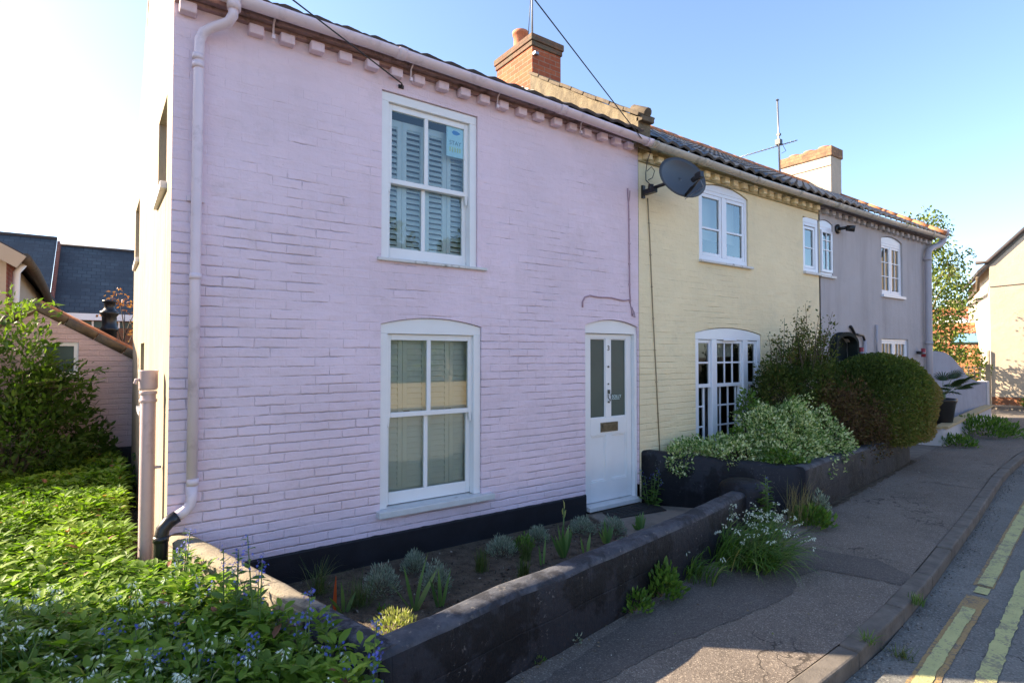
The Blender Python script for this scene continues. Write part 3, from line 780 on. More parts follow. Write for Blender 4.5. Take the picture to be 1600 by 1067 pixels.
# roof
pantiles(PX0-.04, PX1-.12, 4.55, EZ+.03, RY, RZ-.20, M['brownpantile'], parent=pk, org=OP, amp=.010)
pantiles(PX0-.04, PX1-.12, BY+.12, EZ-.02, RY, RZ-.20, M['brownpantile'], parent=pk, org=OP, name='rear_roof')
ridge(PX0-.04, PX1-.12, RY, RZ-.17, M['orangetile'], pk, OP)
m = MB()
for (ya,za,yb,zb) in ((4.56,EZ-.03,RY,RZ-.25),(BY+.1,EZ-.08,RY,RZ-.25)):
    u = Vector((0,yb-ya,zb-za)).normalized(); m.obox((PX0-.02,(ya+yb)/2,(za+zb)/2), (1,0,0), u, (0,-u.z,u.y), .03, math.hypot(yb-ya,zb-za)/2, .05)
m.build('verge_board', M['pipepink'], pk, OP)
# cornice: dark brown band, second band, dentils
m = MB(); m.box(PX0, PX1, FY-.105, FY+.05, 4.462, 4.53); m.box(PX0, PX1, FY-.05, FY+.04, 4.43, 4.460); m.build('cornice', M['corbel'], pk, OP, bevel=.008)
dentils([.44]+[.905+.2345*i for i in range(19)], 4.352, 4.429, .112, FY-.085, M['pink'], pk, OP)
gp = gutter([(.30,4.545,4.505),(1.76,4.545,4.512),(3.7,4.54,4.492),(5.0,4.535,4.45),(5.30,4.535,4.435)], M['gutterpink'], pk, OP, [.72,2.05,3.9,5.27])
for x in (1.02, 2.20, 3.15, 4.28):
    m = MB(); m.tube([(x,4.60,4.47),(x,4.645,4.44),(x,4.655,4.36)], .008, 6); m.box(x-.012,x+.012,4.635,4.662,4.33,4.36); m.build('gutter_bracket', M['gutterpink'], gp, OP)
# rainwater pipe: swan neck, straight run, bottom bend into black
m = MB(); m.tube([(.72,4.545,4.475),(.72,4.545,4.40)], [.052,.048], 14)
m.tube([(.72,4.545,4.44),(.715,4.55,4.36),(.69,4.58,4.315),(.60,4.64,4.275),(.54,4.675,4.235),(.515,4.685,4.17),(.512,4.685,4.0),(.506,4.685,2.4),(.502,4.685,.90)], .036, 14)
m.tube([(.502,4.685,.90),(.50,4.685,.80),(.485,4.682,.755),(.455,4.678,.725),(.41,4.67,.70)], .038, 14)
for z in (4.04,3.98,2.42,.93): m.tube([(.507,4.685,z-.022),(.507,4.685,z+.022)], .041, 14)
for z in (3.0,): m.box(.45,.565,4.72,4.75,z-.02,z+.02)
dp = m.build('downpipe', M['gutterpink'], pk, OP)
m = MB(); m.tube([(.412,4.67,.700),(.36,4.66,.672),(.325,4.65,.63),(.315,4.65,.57),(.315,4.65,.0)], .045, 14); m.tube([(.315,4.65,.545),(.315,4.65,.585)], .05, 14); m.build('black_lower_pipe', M['blackpl'], dp, OP)
# soil pipe with hopper on the side wall
m = MB(); m.tube([(.250,5.12,-.05),(.250,5.12,1.56)], .052, 18)
for z in (1.50,1.56): m.tube([(.250,5.12,z-.012),(.250,5.12,z+.012)], .060, 18)
m.lathe((.250,5.12,1.58), [(.052,0),(.062,.012),(.064,.02),(.064,.135),(.067,.15),(.058,.152),(.052,.10)], 20); m.tube([(.19,5.10,1.66),(.17,5.10,1.66),(.163,5.10,1.63)], .012, 8); m.box(.245,.34,5.10,5.14,.98,1.0)
m.build('soil_pipe', M['pipepink'], pk, OP, bevel=.008)

def sash_window(root, org, x0,x1,z0,zs,cr,headh,zm,mull,glassm,label=None,deep_shut=True):
    m = MB(); zt = zs - headh
    m.box(x0+.003,x0+.075,FY+.022,FY+.10,z0,zt); m.box(x1-.078,x1-.003,FY+.022,FY+.10,z0,zt)
    head(m, x0+.003,x1-.003, zt, zs-.004, cr, FY+.022, FY+.10)
    m.box(x0+.075,x1-.078,FY+.10,FY+.14,zt-.02,zt)
    w = m.build('window', M['white'], root, org, bevel=.004)
    # upper sash in front
    a, b = x0+.076, x1-.079
    m = MB(); ring(m,a,b,zm-.022,zt-.002,FY+.055,FY+.090,.045,.045,.045,.055); m.box(mull-.02,mull+.02,FY+.057,FY+.088,zm+.022,zt-.056)
    for x in (a+.02,b-.02): m.prism([(x-.018,FY+.055,zm-.022),(x+.018,FY+.055,zm-.022),(x+.012,FY+.055,zm-.10),(x-.004,FY+.055,zm-.11)], (0,.03,0))
    m.build('sash', M['white'], w, org, bevel=.004)
    m = MB(); ring(m,a,b,z0+.008,zm+.020,FY+.095,FY+.130,.045,.045,.112,.04); m.box(mull-.03,mull+.01,FY+.097,FY+.128,z0+.12,zm-.02)
    m.build('sash', M['white'], w, org, bevel=.004)
    for (xa,xb) in ((a+.045,mull-.02),(mull+.02,b-.045)): pane(xa,xb,zm+.023,zt-.057,FY+.072,'pane',glassm,w,org)
    for (xa,xb) in ((a+.045,mull-.03),(mull+.01,b-.045)): pane(xa,xb,z0+.12,zm-.02,FY+.112,'pane',glassm,w,org)
    return w
w = sash_window(pk, OP, 1.965,2.978,2.715,4.235,0,.085,3.44,2.437,M['glassup'])
shutters(2.0,2.96,2.79,4.06,FY+.175,4,w,OP); dark_box(1.955,2.99,2.68,4.26,FY+.141,w,OP)
m = MB(); m.box(1.925,3.075,FY-.035,FY+.13,2.688,2.717); m.build('sill', M['sillpaint'], w, OP, bevel=.006)
# poster stuck inside the upper pane
m = MB(); m.box(2.665,2.86,FY+.078,FY+.0795,3.80,4.125); ps = tag(m.build('window_poster', M['posterpaper'], None, (2.76,FY+.08,3.96)), 'pale blue paper poster with a blue feather and STAY stuck inside the upstairs sash window', 'poster')
OPS = (2.76,FY+.08,3.96)
m = MB(); pts = [(2.725,FY+.0765,4.045),(2.745,FY+.0765,4.020),(2.785,FY+.0765,4.022),(2.825,FY+.0765,4.043),(2.785,FY+.0765,4.062),(2.745,FY+.0765,4.065)]; m.prism(pts,(0,.001,0)); m.build('feather_mark', M['posterblue'], ps, OPS)
text('STAY', .058, (2.765,FY+.077,3.92), M['postergrey'], 'lettering', ps, OPS, .0005)
m = MB()
for k in range(5): m.box(2.70+k*.028,2.712+k*.028,FY+.0762,FY+.0772,3.85,3.895)
m.build('yellow_strokes', M['posteryellow'], ps, OPS)
w = sash_window(pk, OP, 1.965,3.028,.475,2.125,.068,.085,1.30,2.472,M['glass'])
shutters(2.0,3.0,.52,2.05,FY+.165,4,w,OP,True); dark_box(1.955,3.04,.42,2.24,FY+.141,w,OP)
m = MB(); m.box(1.93,3.145,FY-.075,FY+.13,.415,.474); m.build('sill', M['sillpaint'], w, OP, bevel=.008)
for x in (2.26,2.70):
    m = MB(); m.box(x-.03,x+.03,FY+.088,FY+.096,1.318,1.33); m.build('sash_fastener', M['brass'], w, OP)
# front door
m = MB(); m.box(4.433,4.488,FY+.05,FY+.13,.12,2.10); m.box(5.270,5.312,FY+.02,FY+.13,.06,2.10)
head(m, 4.433,5.312, 2.10,2.187,.073, FY+.03, FY+.13)
fr = m.build('door_frame', M['white'], pk, OP, bevel=.004)
m = MB(); DY = FY+.07
m.box(4.49,4.575,DY,DY+.04,.125,2.095); m.box(5.18,5.265,DY,DY+.04,.125,2.095)
m.box(4.825,4.915,DY,DY+.04,1.10,2.04); m.box(4.825,4.915,DY,DY+.04,.36,.90); m.box(4.575,5.18,DY,DY+.04,2.04,2.095); m.box(4.575,5.18,DY,DY+.04,.90,1.10); m.box(4.575,5.18,DY,DY+.04,.125,.36)
for (xa,xb) in ((4.575,4.825),(4.915,5.18)):
    m.box(xa,xb,DY+.018,DY+.03,.36,.90); ring(m,xa,xb,.36,.90,DY+.006,DY+.018,.018,.018,.018,.018)
    ring(m,xa,xb,1.10,2.04,DY+.008,DY+.022,.012,.012,.012,.012)
dr = m.build('front_door', M['white'], pk, OP, bevel=.004)
for (xa,xb) in ((4.585,4.815),(4.925,5.17)):
    m = MB(); m.box(xa,xb,DY+.022,DY+.028,1.11,2.03); m.build('door_glass', M['frost'], dr, OP)
m = MB(); ring(m,4.735,5.02,.935,1.045,DY-.010,DY-.002,.012,.012,.012,.012); m.box(4.747,5.008,DY-.006,DY-.002,.947,1.033); m.box(4.765,4.99,DY-.014,DY-.006,.985,1.02); m.build('letterbox', M['brass'], dr, OP)
m = MB(); m.tube([(4.868,DY-.012,1.42),(4.868,DY-.02,1.385)], .010, 8); m.box(4.855,4.882,DY-.02,DY-.002,1.385,1.43)
m.tube([(4.845+.0, DY-.02,1.38),(4.842,DY-.026,1.34),(4.868,DY-.032,1.30),(4.895,DY-.026,1.34),(4.891,DY-.02,1.38)], .006, 8); m.tube([(4.868,DY-.002,1.285),(4.868,DY-.018,1.285)], .012, 8); m.build('knocker', M['brass'], dr, OP)
m = MB(); m.tube([(4.866,DY-.012,1.705),(4.866,DY,1.705)], .012, 12); m.build('spyhole', M['brass'], dr, OP)
m = MB(); m.tube([(4.866,DY-.010,1.50),(4.866,DY,1.50)], .010, 12); m.build('lock', M['brass'], dr, OP)
text('3', .085, (4.870,DY-.004,1.90), M['blackpl'], 'house_number', dr, OP, .002)
text('SOLLY', .055, (5.03,DY+.0205,1.325), M['posterpaper'], 'glass_lettering', dr, OP, .0005)
m = MB(); m.box(4.93,5.08,DY+.019,DY+.0215,1.31,1.314); m.build('glass_underline', M['posterpaper'], dr, OP)
m = MB(); m.box(4.44,5.30,FY-.065,FY+.14,.065,.118); m.build('door_sill', M['sillpaint'], pk, OP, bevel=.008)
m = MB(); m.box(4.43,5.33,FY+.135,FY+.16,.0,2.3); m.build('hall_back', M['darkback'], pk, OP)
# parapet on the party wall and its coping tiles
m = MB(); a = Vector((5.27,4.62,4.58)); b = Vector((5.27,6.75,5.96)); u = (b-a).normalized()
m.prism([(5.17,4.60,4.35),(5.17,4.60,4.72),(5.17,6.75,6.12),(5.17,6.75,5.5)], (.22,0,0)); m.build('parapet', M['lime'], pk, OP)
m = MB(); L = (Vector((0,6.72,6.15))-Vector((0,4.56,4.74))).length; n = 9
for k in range(n):
    t0 = k/n; p = Vector((5.28,4.56+(6.74-4.56)*(t0+.5/n),4.728+(6.125-4.728)*(t0+.5/n))); uu = Vector((random.uniform(-.02,.02),2.18,1.395)).normalized()
    m.obox(p + Vector((0,0,random.uniform(0,.012))), (1,0,random.uniform(-.05,.05)), uu, Vector((1,0,0)).cross(uu), .15, L/n/2-.006, .022)
m.obox((5.28,4.585,4.70),(1,0,0),(0,1,0),(0,0,1),.11,.05,.03)
m.tube([(5.28,4.54,4.775),(5.28,4.78,4.90)], .065, 10)
m.build('parapet_coping', M['copingtile'], pk, OP, bevel=.008)
# chimney
CX0,CX1,CY0,CY1 = 5.19,5.76,6.72,7.68
m = MB(); m.box(CX0,CX1,CY0,CY1,5.4,6.56); ch = m.build('chimney', M['redbrick'], pk, OP, bevel=.004)
m = MB(); m.box(CX0-.022,CX1+.022,CY0-.022,CY1+.022,6.56,6.635); m.box(CX0-.04,CX1+.04,CY0-.04,CY1+.04,6.637,6.74); m.build('chimney_cap', M['oldcap'], ch, OP, bevel=.012)
m = MB(); m.lathe((5.36,7.25,6.74), [(.125,0),(.115,.06),(.11,.26),(.13,.27),(.134,.32),(.11,.33),(.095,.25)], 20); m.build('chimney_pot', M['terracotta'], ch, OP)
m = MB()
for k in range(3):
    y = 6.42+k*.13; m.obox((5.165-.0, y+.3, 5.55+(y-6.0)*.60+.02), (0,1,.4), (1,0,0), (0,-.4,1), .06, .006, .045)
m.build('flashing', M['lead'], ch, OP)

# ================================================================== YELLOW HOUSE
OY = (5.34, FY, 0)
ye = thing('terraced_house', 'pale yellow painted brick middle cottage with dark glazed pantile roof', 'house', OY, 'cottages of the painted terrace')
YX0, YX1 = 5.336, 9.855
yops = [(6.55,7.735,3.15,4.16,.105),(6.45,8.06,.50,2.15,.085)]
mb = wall(MB(), YX0, YX1, -.1, EZ-.04, yops+[(9.335,9.9,3.225,4.15,0)], front, .12)
mb.build('front_wall', M['yellow'], ye, OY)
mb = MB(); mb.add([(YX0,BY,-.1),(14.9,BY,-.1),(14.9,BY,EZ),(YX0,BY,EZ)], [(0,1,2,3)]); mb.build('back_wall', M['siderender'], ye, OY)
pantiles(5.42, 9.85, 4.53, 4.475, RY, RZ-.02, M['darkpantile'], parent=ye, org=OY, amp=.017)
pantiles(5.42, 9.85, BY+.1, 4.46, RY, RZ-.02, M['darkpantile'], parent=ye, org=OY, name='rear_roof')
ridge(5.42, 9.85, RY, RZ+.03, M['orangetile'], ye, OY)
m = MB(); m.box(YX0,YX1,FY-.10,FY+.05,4.40,4.50); m.box(YX0,YX1,FY-.035,FY+.05,4.365,4.398); m.box(YX0,YX1,FY-.03,FY+.05,4.255,4.275); m.build('cornice', M['corbely'], ye, OY, bevel=.006)
dentils([5.46+.2345*i for i in range(19)], 4.285, 4.363, .105, FY-.085, M['yellow'], ye, OY)
gutter([(5.31,4.53,4.43),(7.6,4.53,4.40),(9.85,4.53,4.41)], M['guttercream'], ye, OY, [5.36,6.35,7.6,8.8])
# upstairs window
x0,x1,z0,zs = 6.553,7.732,3.155,4.155
m = MB(); ring(m,x0,x1,z0,zs-.01,FY+.02,FY+.08,.06,.06,.07,.05); head(m,x0,x1,zs-.0095,zs,.100,FY+.02,FY+.08); m.box(7.105,7.185,FY+.018,FY+.082,z0+.07,zs-.06)
w = m.build('window', M['upvc'], ye, OY, bevel=.006)
for (a,b) in ((x0+.06,7.105),(7.185,x1-.06)):
    m = MB(); ring(m,a,b,z0+.07,zs-.06,FY+.028,FY+.07,.05,.05,.05,.05); m.box(a+.05,b-.05,FY+.03,FY+.068,3.60,3.63); m.build('casement', M['upvc'], w, OY, bevel=.005)
    pane(a+.05,b-.05,z0+.12,zs-.11,FY+.05,'pane',M['glasssky'],w,OY)
m = MB(); m.box(6.54,7.80,FY-.05,FY+.02,3.118,3.152); m.build('sill', M['sillpaint'], w, OY, bevel=.006)
m = MB(); m.box(x0+.05,x1-.05,FY+.2,FY+.205,3.50,4.20); m.build('blind', M['blind'], w, OY); dark_box(6.54,7.75,3.13,4.28,FY+.13,w,OY)
# downstairs three-light window with many panes
x0,x1,z0,zs = 6.453,8.057,.52,2.145
m = MB()
for (a,b) in ((x0,x0+.085),(6.84,6.96),(7.60,7.72),(x1-.085,x1)): m.box(a,b,FY+.015,FY+.09,z0,2.06)
head(m,x0,x1,2.06,zs,.082,FY+.015,FY+.09); m.box(x0,x1,FY-.04,FY+.12,z0-.05,z0-.002)
w = m.build('window', M['upvc'], ye, OY, bevel=.005)
for (a,b,nc) in ((x0+.085,6.84,1),(6.96,7.60,3),(7.72,x1-.085,1)):
    m = MB(); ring(m,a,b,1.395,2.055,FY+.04,FY+.075,.035,.035,.05,.045); m.box(a+.035,b-.035,FY+.045,FY+.07,1.725,1.75)
    for k in range(1,nc):
        x = a+.035+(b-a-.07)*k/nc; m.box(x-.012,x+.012,FY+.046,FY+.069,1.445,2.01)
    m.build('sash', M['upvc'], w, OY, bevel=.004); pane(a+.03,b-.03,1.44,2.02,FY+.058,'pane',M['glassdark'],w,OY)
    m = MB(); o_ = .075 if nc == 1 else .0
    ring(m,a,b-o_,z0,1.44,FY+.085,FY+.115,.035,.035,.06,.04)
    for zz in (.85,1.13): m.box(a+.035,b-o_-.035,FY+.088,FY+.112,zz-.012,zz+.012)
    for k in range(1,nc+1 if nc==3 else nc):
        x = a+.035+(b-a-.07)*k/nc-.05; m.box(x-.012,x+.012,FY+.087,FY+.113,z0+.06,1.40)
    m.build('sash', M['upvc'], w, OY, bevel=.004); pane(a+.03,b-.005,z0+.03,1.42,FY+.1,'pane',M['glassdark'],w,OY)
m = MB(); m.box(6.99,7.57,FY+.16,FY+.165,1.82,2.05); m.build('blind', M['blind'], w, OY); dark_box(6.43,8.08,.45,2.25,FY+.13,w,OY)
m = MB(); m.box(7.1,7.42,FY+.0,FY+.013,2.048,2.072); m.build('trickle_vent', M['upvc'], w, OY, bevel=.003)

def casement(a,b,z0,z1,nc,nr,parent,org,mat,gm,y=FY+.02,fw=.045,zs=None):
    m = MB(); ring(m,a,b,z0,z1,y,y+.045,fw,fw,fw,fw)
    for k in range(1,nc): x = a+fw+(b-a-2*fw)*k/nc; m.box(x-.009,x+.009,y+.006,y+.039,z0+fw,z1-fw)
    for z in (zs or [z0+fw+(z1-z0-2*fw)*k/nr for k in range(1,nr)]): m.box(a+fw,b-fw,y+.007,y+.038,z-.01,z+.01)
    c = m.build('casement', mat, parent, org, bevel=.004); pane(a+fw*.8,b-fw*.8,z0+fw*.8,z1-fw*.8,y+.022,'pane',gm,parent,org); return c
# left half of the shared window
m = MB(); x0,x1,z0 = 9.34,9.848,3.235
ring(m,x0,x1,z0,4.06,FY+.01,FY+.08,.05,.09,.06,.05); m.prism([(x0,FY+.01,4.06),(x1,FY+.01,4.06),(x1,FY+.01,4.215),(9.7,FY+.01,4.205),(9.5,FY+.01,4.17),(x0,FY+.01,4.12)], (0,.07,0))
w = m.build('window', M['upvc'], ye, OY, bevel=.005); casement(9.39,9.757,3.30,4.00,1,2,w,OY,M['upvc'],M['glasssky'])
m = MB(); m.box(9.33,9.85,FY-.045,FY+.01,3.19,3.232); m.build('sill', M['sillpaint'], w, OY)

# ================================================================== GREY HOUSE
OG = (9.86, FY, 0)
gr = thing('terraced_house', 'lilac grey rendered end cottage with brick topped cream chimney at the far gable', 'house', OG, 'cottages of the painted terrace')
GX0, GX1 = 9.857, 14.90
gops = [(9.857,10.365,3.215,4.13,.06),(12.345,13.36,3.02,4.15,.075),(12.30,13.60,.95,2.165,0),(10.25,11.0,.0,2.05,.16)]
mb = wall(MB(), GX0, GX1, -.1, EZ-.04, gops, front, .14); mb.build('front_wall', M['greyrender'], gr, OG)
mb = MB(); mb.add([(GX1,FY,-.1),(GX1,BY,-.1),(GX1,BY,EZ-.04),(GX1,RY,RZ-.06),(GX1,FY,EZ-.04)], [(0,1,2,3,4)]); mb.build('gable_wall', M['greyrender'], gr, OG)
pantiles(9.85, GX1-.02, 4.53, 4.475, RY, RZ-.02, M['darkpantile'], parent=gr, org=OG, amp=.017)
pantiles(9.85, GX1-.02, BY+.1, 4.46, RY, RZ-.02, M['darkpantile'], parent=gr, org=OG, name='rear_roof')
ridge(9.85, GX1-.5, RY, RZ+.03, M['orangetile'], gr, OG)
m = MB()
for k in range(9):
    p0 = Vector((GX1-.03, 4.46+(RY-4.46)*k/9, 4.50+(RZ-4.50)*k/9)); p1 = Vector((GX1-.03, 4.46+(RY-4.46)*(k+1)/9, 4.50+(RZ-4.50)*(k+1)/9))
    m.tube([p0, p0+(p1-p0)*.985], .06, 10)
m.build('verge_tiles', M['orangetile'], gr, OG)
m = MB(); m.box(GX0,GX1,FY-.10,FY+.05,4.40,4.50); m.box(GX0,GX1,FY-.04,FY+.05,4.355,4.398); m.build('cornice', M['corbelg'], gr, OG, bevel=.006)
dentils([10.02+.245*i for i in range(20)], 4.275, 4.353, .11, FY-.085, M['greyrender'], gr, OG)
gutter([(9.85,4.53,4.41),(12,4.53,4.42),(14.95,4.53,4.455)], M['guttercream'], gr, OG, [10.05,11.5,12.9,14.3])
m = MB(); m.tube([(15.0,4.53,4.60),(15.0,4.53,4.47)], [.105,.10], 16); m.tube([(15.0,4.53,4.48),(14.98,4.54,4.36),(14.88,4.57,4.27),(14.65,4.62,4.20),(14.50,4.65,4.12),(14.46,4.655,4.0),(14.45,4.66,2.0),(14.45,4.66,0)], .064, 14)
for z in (3.92,2.1,.5): m.tube([(14.45,4.66,z-.03),(14.45,4.66,z+.03)], .075, 14)
m.build('downpipe', M['greypipe'], gr, OG)
for (x,z0,z1,r) in ((12.0,1.75,2.42,.022),(11.48,1.2,2.12,.03)):
    m = MB(); m.tube([(x,4.715,z0),(x,4.715,z1)], r, 8); m.build('wall_pipe', M['greypipe'], gr, OG)
m = MB(); m.tube([(11.48,4.715,2.10),(11.40,4.71,2.20),(11.2,4.71,2.22),(11.08,4.71,2.22)], .022, 8); m.tube([(11.08,4.71,2.20),(10.98,4.72,2.33),(10.92,4.72,2.36)], .026, 8); m.build('dark_bracket_pipe', M['blackpl'], gr, OG)
# right half of the shared window
m = MB(); x0,x1,z0 = 9.862,10.36,3.225
ring(m,x0,x1,z0,4.06,FY+.015,FY+.08,.06,.045,.05,.05); head(m,x0,x1,4.06,4.125,.055,FY+.015,FY+.08)
w = m.build('window', M['upvc'], gr, OG, bevel=.005); casement(9.925,10.312,3.275,4.00,2,2,w,OG,M['upvc'],M['glasssky'],FY-.02,.045,[3.66,3.83])
m = MB(); m.box(9.86,10.40,FY-.045,FY+.01,3.18,3.222); m.build('sill', M['sillpaint'], w, OG)
m = MB(); x0,x1,z0,zs = 12.35,13.355,3.04,4.145
ring(m,x0,x1,z0,4.07,FY+.03,FY+.09,.05,.05,.05,.05); head(m,x0,x1,4.07,zs,.072,FY+.03,FY+.09); m.box(12.83,12.88,FY+.03,FY+.09,z0+.05,4.02)
w = m.build('window', M['upvc'], gr, OG, bevel=.005)
casement(12.40,12.83,3.09,4.02,2,3,w,OG,M['upvc'],M['glassdark'],FY+.035); casement(12.88,13.305,3.09,4.02,2,3,w,OG,M['upvc'],M['glassdark'],FY+.035)
m = MB(); m.box(12.32,13.39,FY-.05,FY+.03,2.985,3.037); m.build('sill', M['upvc'], w, OG)
m = MB(); m.box(12.4,13.3,FY+.2,FY+.205,3.1,4.0); m.build('blind', M['creampanel'], w, OG)
m = MB(); x0,x1,z0 = 12.305,13.595,.97
ring(m,x0,x1,z0,2.16,FY+.03,FY+.09,.05,.05,.05,.05); m.box(12.92,12.98,FY+.03,FY+.09,z0+.05,2.11)
w = m.build('window', M['upvc'], gr, OG, bevel=.005)
casement(12.355,12.92,1.02,2.11,3,4,w,OG,M['upvc'],M['glassdark'],FY+.035); casement(12.98,13.545,1.02,2.11,3,4,w,OG,M['upvc'],M['glassdark'],FY+.035)
m = MB(); m.box(12.36,13.54,FY+.13,FY+.135,1.0,2.12); m.build('blind', M['creampanel'], w, OG)
# arched dark doorway
m = MB(); n = 16; xc, hw = 10.625, .43
outer = [(xc+hw*math.cos(PI*k/n), 2.03+.22*math.sin(PI*k/n)) for k in range(n+1)]; inner = [(xc+(hw-.07)*math.cos(PI*k/n), 2.03+.15*math.sin(PI*k/n)) for k in range(n+1)]
for k in range(n):
    a,b,c,d = outer[k],outer[k+1],inner[k+1],inner[k]; m.prism([(a[0],FY-.12,a[1]),(b[0],FY-.12,b[1]),(c[0],FY-.12,c[1]),(d[0],FY-.12,d[1])], (0,.17,0))
m.box(xc-hw,xc-hw+.07,FY-.12,FY+.05,0,2.03); m.box(xc+hw-.07,xc+hw,FY-.12,FY+.05,0,2.03); sur = m.build('door_surround', M['darkgreen'], gr, OG)
m = MB(); head(m,10.27,10.98,1.80,2.04,.15,FY+.06,FY+.10); m.box(10.27,10.98,FY+.06,FY+.10,0,1.0); ring(m,10.27,10.98,1.0,1.80,FY+.06,FY+.10,.08,.08,.06,.05); m.box(10.59,10.66,FY+.06,FY+.10,1.06,1.75); d = m.build('front_door', M['darkgreen'], gr, OG)
m = MB(); m.box(10.36,10.58,FY+.075,FY+.085,1.07,1.74); m.box(10.67,10.89,FY+.075,FY+.085,1.07,1.74); m.build('door_panel', M['creampanel'], d, OG)
# far chimney
m = MB(); m.prism([(14.36,6.6,5.2),(14.95,6.6,5.2),(14.90,6.6,6.0),(14.90,6.6,6.74),(14.36,6.6,6.74)], (0,1.25,0)); ch = m.build('chimney', M['chimrender'], gr, OG, bevel=.01)
m = MB(); m.box(14.33,14.93,6.57,7.88,6.74,6.98); m.build('chimney_cap', M['browncap'], ch, OG, bevel=.01)
for y in (6.85,7.22,7.60):
    m = MB(); m.lathe((14.6,y,6.97), [(.15,0),(.14,.04),(.155,.05),(.155,.085),(.12,.09),(.11,.04)], 16); m.build('chimney_pot', M['terracotta'], ch, OG)
m = MB(); m.tube([(14.355,6.6,6.50),(14.352,7.85,6.50)], .008, 6); m.build('chimney_wire', M['cable'], ch, OG)

# ================================================================== fixtures on the houses
OD = (5.42, 4.6, 3.87)
ds = thing('satellite_dish', 'dark grey oval satellite dish on a black wall bracket under the pale yellow eaves', 'satellite dish', OD)
nn = Vector((-.12,-.97,.16)).normalized(); hx = Vector((0,0,1)).cross(nn).normalized(); hy = nn.cross(hx).normalized(); C0 = Vector((5.60,4.33,3.97))
m = MB(); m.smooth = True; vs_ = []; fs = []; rr, ss = 9, 36
for i in range(rr+1):
    q = i/rr
    for k in range(ss):
        a = 2*PI*k/ss; vs_.append(C0 + hx*math.cos(a)*.372*q + hy*math.sin(a)*.245*q + nn*(.055*q*q))
for i in range(rr):
    for k in range(ss): fs.append((i*ss+k, i*ss+(k+1)%ss, (i+1)*ss+(k+1)%ss, (i+1)*ss+k))
m.add(vs_, fs); o = m.build('reflector', M['dish'], ds, OD); s = o.modifiers.new('thickness','SOLIDIFY'); s.thickness = .006
rim = [C0 + hx*math.cos(2*PI*k/40)*.374 + hy*math.sin(2*PI*k/40)*.247 + nn*.056 for k in range(41)]
m = MB(); m.tube(rim, .006, 6, False); m.build('rim', M['dish'], ds, OD)
tip = C0 + nn*.30 - hy*.12; b0 = C0 - hy*.24 + nn*.04
m = MB(); m.tube([b0, b0+(tip-b0)*.5+nn*.01, tip], .014, 8); m.obox(b0+(tip-b0)*.35, (tip-b0), nn, hx, .06, .018, .022); m.build('arm', M['blackpl'], ds, OD)
m = MB(); m.obox(tip+hy*.03, hx, hy, nn, .03, .038, .045); m.tube([tip+hy*.035-nn*.03, tip+hy*.02-nn*.11], [.028,.032], 12); m.build('receiver', M['blackpl'], ds, OD, bevel=.005)
m = MB(); m.box(5.385,5.43,FY-.03,FY-.001,3.80,3.96); m.box(5.39,5.455,FY-.20,FY-.03,3.84,3.90); m.tube([(5.42,FY-.12,3.86),(5.42,FY-.13,3.95)], .035, 10); m.tube([(5.43,FY-.15,3.90),tuple(C0-nn*.06-hx*.05)], .022, 8); m.build('bracket', M['blackpl'], ds, OD)
m = MB(); lp = [C0-nn*.03+hx*.0+hy*.0] ; m.tube([tuple(tip+hy*.0), tuple(tip-hy*.10+hx*.04), tuple(b0-hy*.03)], .004, 6); m.build('lead_cable', M['conduit'], ds, OD)

def arc_line(a, b, sag, n=14):
    a = Vector(a); b = Vector(b); return [a+(b-a)*(i/n) - Vector((0,0,sag*4*(i/n)*(1-i/n))) for i in range(n+1)]
POLE = (-15.05, -3.1)
m = MB(); m.tube([(POLE[0],POLE[1],-.2),(POLE[0],POLE[1],8.5)], [.15,.10], 14)
pole = tag(m.build('telegraph_pole', M['bark'], None, (*POLE,0)), 'tall brown wooden telegraph pole far down the road beyond the pink cottage', 'pole')
m = MB(); m.tube(arc_line((2.134,4.70,4.31), (POLE[0],POLE[1],6.6), .12), .006, 6); m.tube([(2.134,4.70,4.30),(2.15,4.745,4.30)], .010, 6); m.box(2.12,2.17,4.735,4.748,4.285,4.315)
o = m.build('overhead_cable', M['cable'], None, (2.134,4.7,4.3)); tag(o, 'thin black overhead cable fixed among the dentils above the pink cottage upstairs window', 'cable')
m = MB(); m.tube(arc_line((5.40,4.60,4.36), (POLE[0],POLE[1],8.2), .12), .006, 6); m.tube([(5.40,4.60,4.36),(5.42,4.68,4.25),(5.44,4.72,4.12),(5.42,4.70,4.02),(5.46,4.66,3.96)], .006, 6)
m.tube([(5.44,4.70,4.14),(5.50,4.68,4.20),(5.56,4.68,4.16),(5.53,4.69,4.07),(5.46,4.70,4.03)], .005, 6)
o = m.build('overhead_cable', M['cable'], None, (5.4,4.6,4.36)); tag(o, 'long black overhead cable running down past the brick chimney to the satellite dish bracket', 'cable')
# wall cables
m = MB(); m.tube([(5.135,4.742,3.88),(5.14,4.742,3.78),(5.152,4.742,3.70),(5.16,4.742,3.2),(5.165,4.742,2.60),(5.175,4.742,2.50),(5.165,4.742,2.48)], .009, 6); m.tube([(5.175,4.742,3.86),(5.17,4.742,3.78),(5.155,4.742,3.72)], .006, 6)
m.tube([(5.165,4.742,2.52),(5.05,4.742,2.50),(4.85,4.742,2.525),(4.62,4.742,2.52),(4.50,4.742,2.53),(4.42,4.742,2.505),(4.385,4.742,2.45),(4.385,4.742,2.39)], .010, 6)
m.tube([(5.17,4.742,2.50),(5.19,4.742,2.40),(5.215,4.74,2.33),(5.24,4.742,2.36),(5.20,4.742,2.43)], .006, 6); m.tube([(5.19,4.742,2.44),(5.20,4.742,2.33),(5.255,4.74,2.31),(5.24,4.742,2.38)], .005, 6)
for z in (2.7,2.95,3.2,3.5): m.box(5.145,5.18,4.738,4.748,z,z+.012)
